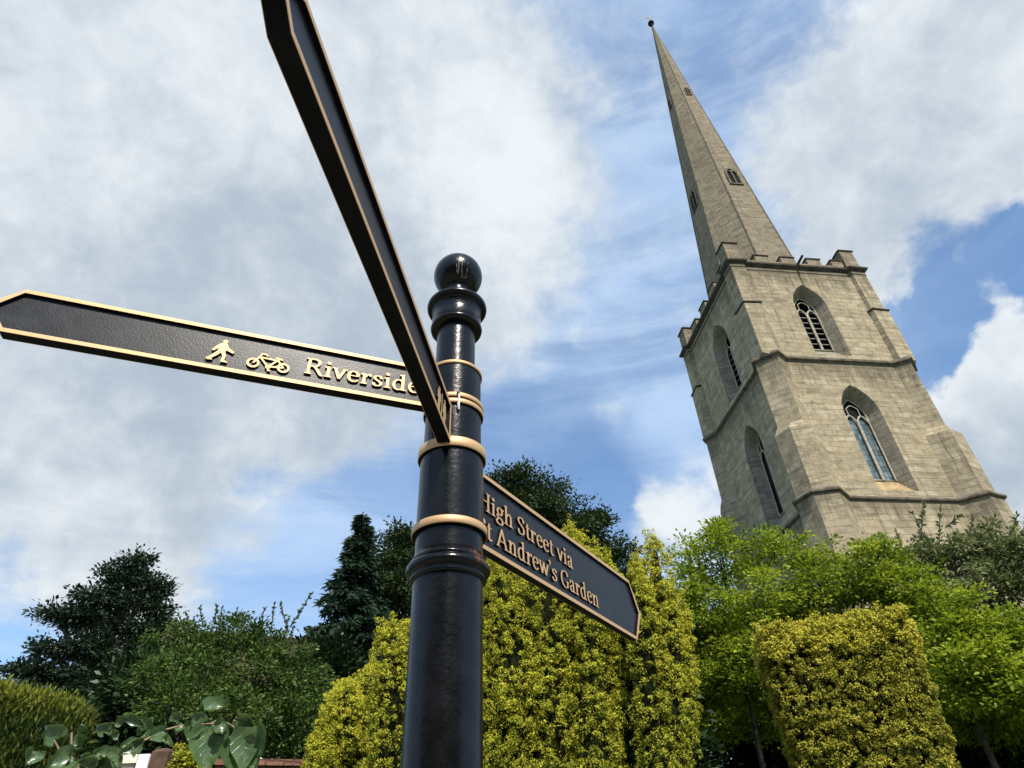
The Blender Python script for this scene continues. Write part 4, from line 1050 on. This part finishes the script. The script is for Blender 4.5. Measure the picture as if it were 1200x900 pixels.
# gold-tipped cypress hedge, bottom left
def hedge():
    D = 9.5; a = at(-60, 802, D); e = at(106, 828, D); m0 = (a + e) / 2; root = empty('cypress_hedge', (m0.x, m0.y, 0), label='tall clipped cypress hedge with yellow tips at the bottom left', cat='hedge')
    lv = Leaves(); o = np.array([m0.x, m0.y, 0]); A, E_ = np.array(a) - o, np.array(e) - o; n = 6500
    s = RNG.uniform(0, 1, n); P = A + (E_ - A) * s[:, None]; top = P[:, 2].copy(); dv = norm((E_ - A)[None])[0]; bk = np.array([-dv[1], dv[0], 0]); bk = bk if bk[1] > 0 else -bk
    sel = RNG.uniform(0, 1, n); P2_ = P.copy(); nrm_ = np.zeros_like(P)
    f = sel < .68; P2_[f, 2] = top[f] * RNG.uniform(.35, 1, f.sum()); nrm_[f] = -bk
    g = (sel >= .68) & (sel < .86); P2_[g] += bk * RNG.uniform(0, 1.1, g.sum())[:, None]; nrm_[g] = (0, 0, 1)
    h_ = sel >= .86; P2_[h_] = E_ + bk * RNG.uniform(0, 1.1, h_.sum())[:, None]; P2_[h_, 2] = E_[2] * RNG.uniform(.35, 1, h_.sum()); nrm_[h_] = dv
    P2_ += nrm_ * (hnoise(P2_, 3.0, 4) * .12)[:, None]; P2_[:, 2] -= np.clip(s - .85, 0, 1) * 1.2 * (P2_[:, 2] / top)
    tp = np.clip((P2_[:, 2] / top - .86) / .14, 0, 1)
    k = 12; Q = np.repeat(P2_, k, 0) + RNG.normal(size=(n * k, 3)) * .05; nn = np.repeat(nrm_, k, 0); ax = norm(nn * .5 + np.array([0, 0, .9]) + RNG.normal(size=nn.shape) * .35)
    tt = np.clip(np.repeat(.02 + .62 * tp ** 3 + RNG.uniform(-.1, .16, n), k), 0, 1); lv.add(Q, ax, nn + rdir(n * k) * .6, RNG.uniform(.04, .10, n * k), .020, tt)
    lv.build('foliage', M['cypress'], root)
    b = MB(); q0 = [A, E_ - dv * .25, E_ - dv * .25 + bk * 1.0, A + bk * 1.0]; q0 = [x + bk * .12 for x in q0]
    b.loft([[(x[0], x[1], 0) for x in q0], [(x[0], x[1], x[2] - .15) for x in q0]]); b.build('shaded_inner_core', M['yew_inner'], root, uv=False)
hedge()
# dark laurels closing the view low down
def laurel(lab, u, v, D, r, n=170, mat='laurel', name='laurel_bush'):
    p_ = at(u, v, D); k = mpp(p_); rr = r * k; root = empty(name, (p_.x, p_.y, 0), label=lab, cat='shrub'); lv = Leaves()
    top = p_.z
    for zc2 in (top * .25, top * .55, top - rr * .55): crown(lv, (0, 0, zc2), (rr, rr * .8, max(rr * .6, top * .26)), n * 2, 30, .22, .16, .46, (0, 1), .6, .7, .55, int(u))
    b = MB(); 
    for j in range(4): b.tube([(.1 * j - .15, 0, 0), (.3 * j - .45, .1, top * .4), (.45 * j - .7, .1, top * .75)], [.06, .045, .02], 6)
    lv.build('foliage', M[mat], root); b.build('stems', M['bark'], root, uv=False)
laurel('dark laurel filling the gap between the two tall golden yews', 738, 735, 12, 46, 200)
laurel('dark laurel in the shade left of the bare trunk', 830, 752, 17, 80, 260)
laurel('dark laurel in the shade behind the clipped yew block', 925, 745, 17, 90, 260)
laurel('dark laurel in the shade below the right hand bright green tree', 1120, 765, 16.5, 90, 260)
laurel('dark laurel at the bottom right edge of the view', 1215, 770, 16.0, 90, 260)
laurel('dark bush between the fruit tree and the low dome shaped yew', 380, 800, 15, 50, 220)
laurel('dark bush behind the fruit tree and beside the evergreen tree', 190, 800, 16, 64, 220)
# ------------------------------------------------------------------ house behind the fruit tree
def house():
    D = 20; a = at(205, 747, D); e = at(372, 752, D); o = Vector((a.x, a.y, 0)); d = Vector((e.x - a.x, e.y - a.y, 0)); ln = d.length; yaw = math.atan2(d.y, d.x); zr = a.z * 1.0
    root = empty('house', o, yaw, label='brick house with a brown tiled roof and white windows behind the fruit tree', cat='house')
    dp, ze = 5.5, zr - 2.3
    b = MB(); b.box((0, -dp / 2 + .4, 0), (ln, dp / 2 - .4, ze)); 
    for x in (0, ln - .22): b.loft([[(x, -dp / 2 + .4, ze), (x + .22, -dp / 2 + .4, ze), (x + .22, dp / 2 - .4, ze), (x, dp / 2 - .4, ze)], [(x, -.06, zr - .12), (x + .22, -.06, zr - .12), (x + .22, .06, zr - .12), (x, .06, zr - .12)]])
    b.build('wall', M['brick'], root)
    b = MB()
    for s in (-1, 1): b.loft([[(-.3, s * (dp / 2 + .05), ze - .22), (ln + .3, s * (dp / 2 + .05), ze - .22), (ln + .3, s * .0, zr), (-.3, s * .0, zr)], [(-.3, s * (dp / 2 + .05), ze - .10), (ln + .3, s * (dp / 2 + .05), ze - .10), (ln + .3, 0, zr + .12), (-.3, 0, zr + .12)]])
    b.build('roof', M['tile'], root)
    b = MB(); b.tube([(-.3, 0, zr + .13), (ln + .3, 0, zr + .13)], .10, 8); b.build('ridge_tiles', M['tile'], root)
    for x in (1.0, ln * .5, ln * .72, ln * .9):
        b = MB(); y = -dp / 2 + .4; z0, z1 = ze - 1.6, ze - .35
        for (x0, x1, za, zb_) in ((x - .55, x + .55, z0, z0 + .09), (x - .55, x + .55, z1 - .09, z1), (x - .55, x - .46, z0 + .09, z1 - .09), (x + .46, x + .55, z0 + .09, z1 - .09), (x - .04, x + .04, z0 + .09, z1 - .09)): b.box((x0, y - .07, za), (x1, y - .005, zb_))
        f = b.build('window', M['white'], root)
        b = MB(); b.add([(x - .47, y - .03, z0 + .08), (x + .47, y - .03, z0 + .08), (x + .47, y - .03, z1 - .08), (x - .47, y - .03, z1 - .08)], [(0, 1, 2, 3)]); b.build('pane', M['pane'], f)
    b = MB(); b.box((-.34, -dp / 2 - .06, ze - .36), (ln + .34, -dp / 2 + .02, ze - .16)); b.build('gutter_board', M['white'], root)
house()
def terrace():  # added behind the viewpoint, unseen, so the glossy post reflects something dark
    root = empty('added_terrace', (-24, -13, 0), label='long brick terrace with a slate roof, added unseen behind the viewpoint for dark reflections', cat='house')
    b = MB(); b.box((0, -8, 0), (48, 0, 6.8)); b.build('wall', M['brick'], root)
    b = MB(); b.loft([[(-.3, -8.3, 6.75), (48.3, -8.3, 6.75), (48.3, .3, 6.75), (-.3, .3, 6.75)], [(-.3, -4.1, 10), (48.3, -4.1, 10), (48.3, -3.9, 10), (-.3, -3.9, 10)]]); b.build('roof', M['lead'], root)
    for k in range(11):
        for z in (.9, 4.0):
            x = 1.6 + k * 4.2; b = MB()
            for (x0, x1, z0, z1) in ((x, x + 1.1, z, z + .1), (x, x + 1.1, z + 1.5, z + 1.6), (x, x + .09, z + .1, z + 1.5), (x + 1.01, x + 1.1, z + .1, z + 1.5), (x + .09, x + 1.01, z + .75, z + .82)): b.box((x0, .003, z0), (x1, .07, z1))
            f = b.build('window', M['white'], root); b = MB(); b.add([(x + .05, .02, z + .05), (x + 1.05, .02, z + .05), (x + 1.05, .02, z + 1.55), (x + .05, .02, z + 1.55)], [(0, 1, 2, 3)]); b.build('pane', M['pane'], f)
terrace()
# timber gatepost with a white board, and pale pier beside it
def gatepost():
    D = 8.0; p_ = at(194, 878, D); root = empty('gatepost', (p_.x, p_.y, 0), label='brown timber gatepost with a white board against its left side', cat='gatepost')
    b = MB(); k = .085; b.loft([[(-k, -k, 0), (k, -k, 0), (k, k, 0), (-k, k, 0)], [(-k, -k, p_.z - .03), (k, -k, p_.z - .03), (k, k, p_.z - .03), (-k, k, p_.z - .03)], [(-k * .6, -k * .6, p_.z), (k * .6, -k * .6, p_.z), (k * .6, k * .6, p_.z), (-k * .6, k * .6, p_.z)]]); b.build('post', M['timber'], root)
    b = MB(); b.box((-.20, -.10, .3), (-.088, -.06, p_.z - .05)); b.build('white_board', M['white'], root)
    q = at(155, 886, 8.3); b = MB(); b.box((-.10, -.10, 0), (.10, .10, q.z - .08)); r2 = empty('stone_pier', (q.x, q.y, 0), label='pale stone pier left of the white board at the bottom edge', cat='pier'); b.build('shaft', M['render'], r2)
    b = MB(); b.loft([[(-.13, -.13, q.z - .08), (.13, -.13, q.z - .08), (.13, .13, q.z - .08), (-.13, .13, q.z - .08)], [(-.11, -.11, q.z), (.11, -.11, q.z), (.11, .11, q.z), (-.11, .11, q.z)]]); b.build('cap', M['render'], r2)
gatepost()
def brickwall():
    a = at(255, 889, 9.6); e = at(372, 889, 9.6); d = Vector((e.x - a.x, e.y - a.y, 0)); root = empty('brick_wall', (a.x, a.y, 0), math.atan2(d.y, d.x), label='low red brick garden wall under the fruit tree', cat='wall')
    b = MB(); b.box((0, 0, 0), (d.length, .24, a.z - .07)); b.build('wall', M['brick'], root); b = MB(); b.box((-.02, -.03, a.z - .068), (d.length + .02, .27, a.z)); b.build('coping', M['brick'], root)
brickwall()

# ------------------------------------------------------------------ big-leaved branch in the foreground
def bigleaf_mat():
    mt, t, p, out = new_mat('glossy_leaf')
    uv = t.n('ShaderNodeTexCoord').outputs['UV']; sp_ = t.n('ShaderNodeSeparateXYZ'); t.l(uv, sp_.inputs[0])
    # pale midrib and side veins
    ax_ = t.math('ABSOLUTE', t.math('SUBTRACT', sp_.outputs[0], .5))
    mid = t.ramp(ax_, .022, .006)
    ph = t.math('SUBTRACT', sp_.outputs[1], t.math('MULTIPLY', ax_, .75)); fr = t.math('ABSOLUTE', t.math('SUBTRACT', t.math('FRACT', t.math('MULTIPLY', ph, 6.0)), .5))
    vein = t.math('MULTIPLY', t.ramp(fr, .07, .02), .3); v2 = t.math('MAXIMUM', mid, vein)
    n = t.noise(uv, 3, 5); c = t.mix(t.ramp(n, .3, .7), (.060, .115, .045), (.12, .195, .080)); c = t.mix(t.math('MULTIPLY', v2, .5), c, (.20, .28, .12))
    t.l(c, p.inputs['Base Color']); set_in(p, Roughness=.27, Specular_IOR_Level=.9)
    bump(t, p, t.math('ADD', t.math('MULTIPLY', v2, -1.0), t.math('MULTIPLY', n, .6)), .5, .004)
    tr = t.n('ShaderNodeBsdfTranslucent'); t.l(t.mix(.5, c, (.16, .26, .03)), tr.inputs['Color']); ms = t.n('ShaderNodeMixShader'); ms.inputs[0].default_value = .25
    t.l(p.outputs[0], ms.inputs[1]); t.l(tr.outputs[0], ms.inputs[2]); t.l(ms.outputs[0], out.inputs[0]); return mt
M['bigleaf'] = bigleaf_mat(); M['twig'] = plain('pale_twig', (.26, .19, .12), .7, var=.3, scale=40)
def big_branch():
    D0 = 2.3; b0 = at(60, 1180, D0); root = empty('leafy_shrub', (b0.x, b0.y, 0), label='large leaved shrub branch with glossy heart shaped leaves in the bottom left foreground', cat='shrub'); o = Vector((b0.x, b0.y, 0))
    tw = MB(); Q = lambda u, v, d=0.0: at(u, v, D0 + d) - o
    tw.tube([(0, 0, 0), Q(70, 1100) * 1.0, Q(90, 960), Q(112, 895), Q(148, 880), Q(190, 856), Q(214, 850), Q(247, 848)], [.014, .010, .006, .0033, .0029, .0026, .0023, .002], 7)
    tw.tube([Q(247, 848), Q(262, 850), Q(270, 858), Q(277, 871)], [.0028, .003, .0028, .002], 6); tw.tube([Q(247, 848), Q(258, 842), Q(274, 852), Q(296, 865)], [.0025, .002, .002, .0015], 6)
    tw.tube([Q(112, 895), Q(96, 905), Q(70, 880), Q(60, 862)], [.004, .0035, .003, .002], 6); tw.tube([Q(148, 880), Q(158, 868), Q(170, 862)], [.003, .002, .0015], 6); tw.tube([Q(84, 858), Q(83, 880), Q(88, 900)], [.0028, .003, .003], 6)
    tw.build('stem', M['twig'], root, uv=False)
    # leaf: base pixel, tip pixel, width px, tilt towards viewer, depth offset
    LV = [((247, 852), (244, 902), 46, .1, 0), ((276, 868), (274, 908), 44, -.3, -.02), ((298, 852), (301, 904), 42, .45, -.03), ((280, 842), (298, 846), 17, .5, .0), ((240, 832), (268, 826), 13, .8, .02), ((234, 848), (226, 834), 15, .3, 0),
          ((226, 849), (219, 868), 18, .2, 0), ((216, 852), (206, 860), 8, .9, .02), ((196, 856), (178, 856), 7, .9, 0), ((186, 864), (202, 874), 7, .8, 0), ((168, 866), (150, 868), 9, .7, 0), ((170, 862), (182, 838), 13, .7, .03), ((152, 838), (172, 846), 10, .5, .02),
          ((146, 846), (140, 838), 13, .4, .0), ((122, 858), (113, 848), 13, .3, 0), ((126, 860), (136, 846), 12, .6, 0), ((130, 862), (138, 856), 10, .5, 0), ((98, 856), (96, 846), 9, .3, 0), ((90, 862), (98, 872), 15, .4, .02), ((66, 866), (54, 848), 20, .25, 0), ((84, 888), (54, 897), 22, .3, -.02),
          ((94, 888), (108, 882), 11, .6, 0), ((106, 892), (118, 880), 14, .6, .02), ((70, 884), (80, 898), 12, .7, .03), ((255, 842), (262, 880), 30, -.6, .03), ((288, 846), (286, 884), 26, -.8, .03), ((40, 880), (30, 896), 18, .3, 0), ((126, 884), (140, 900), 14, .6, 0), ((206, 846), (214, 832), 10, .6, .03)]
    line = [(70, 884), (100, 892), (126, 886), (148, 880), (170, 866), (190, 857), (214, 850), (240, 848), (262, 852)]
    for k in range(26):
        q = RNG.uniform(0, len(line) - 1.01); i0 = int(q); f_ = q - i0; bx = line[i0][0] * (1 - f_) + line[i0 + 1][0] * f_; by = line[i0][1] * (1 - f_) + line[i0 + 1][1] * f_
        an = RNG.uniform(-.6, 3.8); ln_ = RNG.uniform(12, 21); LV.append(((bx, by), (bx + math.cos(an) * ln_, by + math.sin(an) * ln_ * .8), RNG.uniform(8, 14), RNG.uniform(-.9, .9), RNG.uniform(-.06, .08)))
    nu, nv = 9, 7
    for (bp, tp, wpx, tilt, dd) in LV:
        a = Q(*bp, dd); e = Q(*tp, dd + RNG.normal() * .012); ax = e - a; L_ = ax.length; wd = wpx * mpp(a + o) * (1.2 if wpx < 25 else .92); view = (a + o - Vector((0, 0, CAM_H))).normalized()
        sd = ax.cross(view).normalized(); nn = sd.cross(ax).normalized(); q = Matrix.Rotation(tilt * 1.0 * (1 if RNG.random() < .5 else -1), 3, ax.normalized()); sd = q @ sd; nn = q @ nn
        wd = wd / max(.35, abs(math.cos(tilt)))
        vs = []; uvs = []
        for i in range(nu):
            s = i / (nu - 1); hw = .5 * wd * (math.sin(math.pi * min(1, s * .93 + .07) ** .62) ** .8) * (1.0 if i not in (nu - 1,) else 0)
            for j in range(nv):
                c_ = (j / (nv - 1)) * 2 - 1
                back_ = -.12 * L_ * (abs(c_) ** 1.5) * max(0, 1 - s * 3)      # heart-shaped base
                pos = a + ax * s + ax.normalized() * back_ + sd * hw * c_ + nn * (-(.20 + .22 * abs(math.sin(bp[0] * 7.1))) * wd * c_ * c_ * 1.0 + .045 * wd * math.sin(s * 17 - abs(c_) * 6 + tilt * 9)) * .9 + Vector((0, 0, -.10 * L_ * s * s))
                vs.append(pos); uvs.append(((c_ + 1) / 2, s))
        me = bpy.data.meshes.new('leaf'); fs = [(i * nv + j, i * nv + j + 1, (i + 1) * nv + j + 1, (i + 1) * nv + j) for i in range(nu - 1) for j in range(nv - 1)]
        me.from_pydata(vs, [], fs); ul = me.uv_layers.new(name='UVMap')
        for p_ in me.polygons:
            p_.use_smooth = True
            for li in p_.loop_indices: ul.data[li].uv = uvs[me.loops[li].vertex_index]
        me.materials.append(M['bigleaf']); ob_ = bpy.data.objects.new('leaf', me); COL.objects.link(ob_); ob_.parent = root
big_branch()
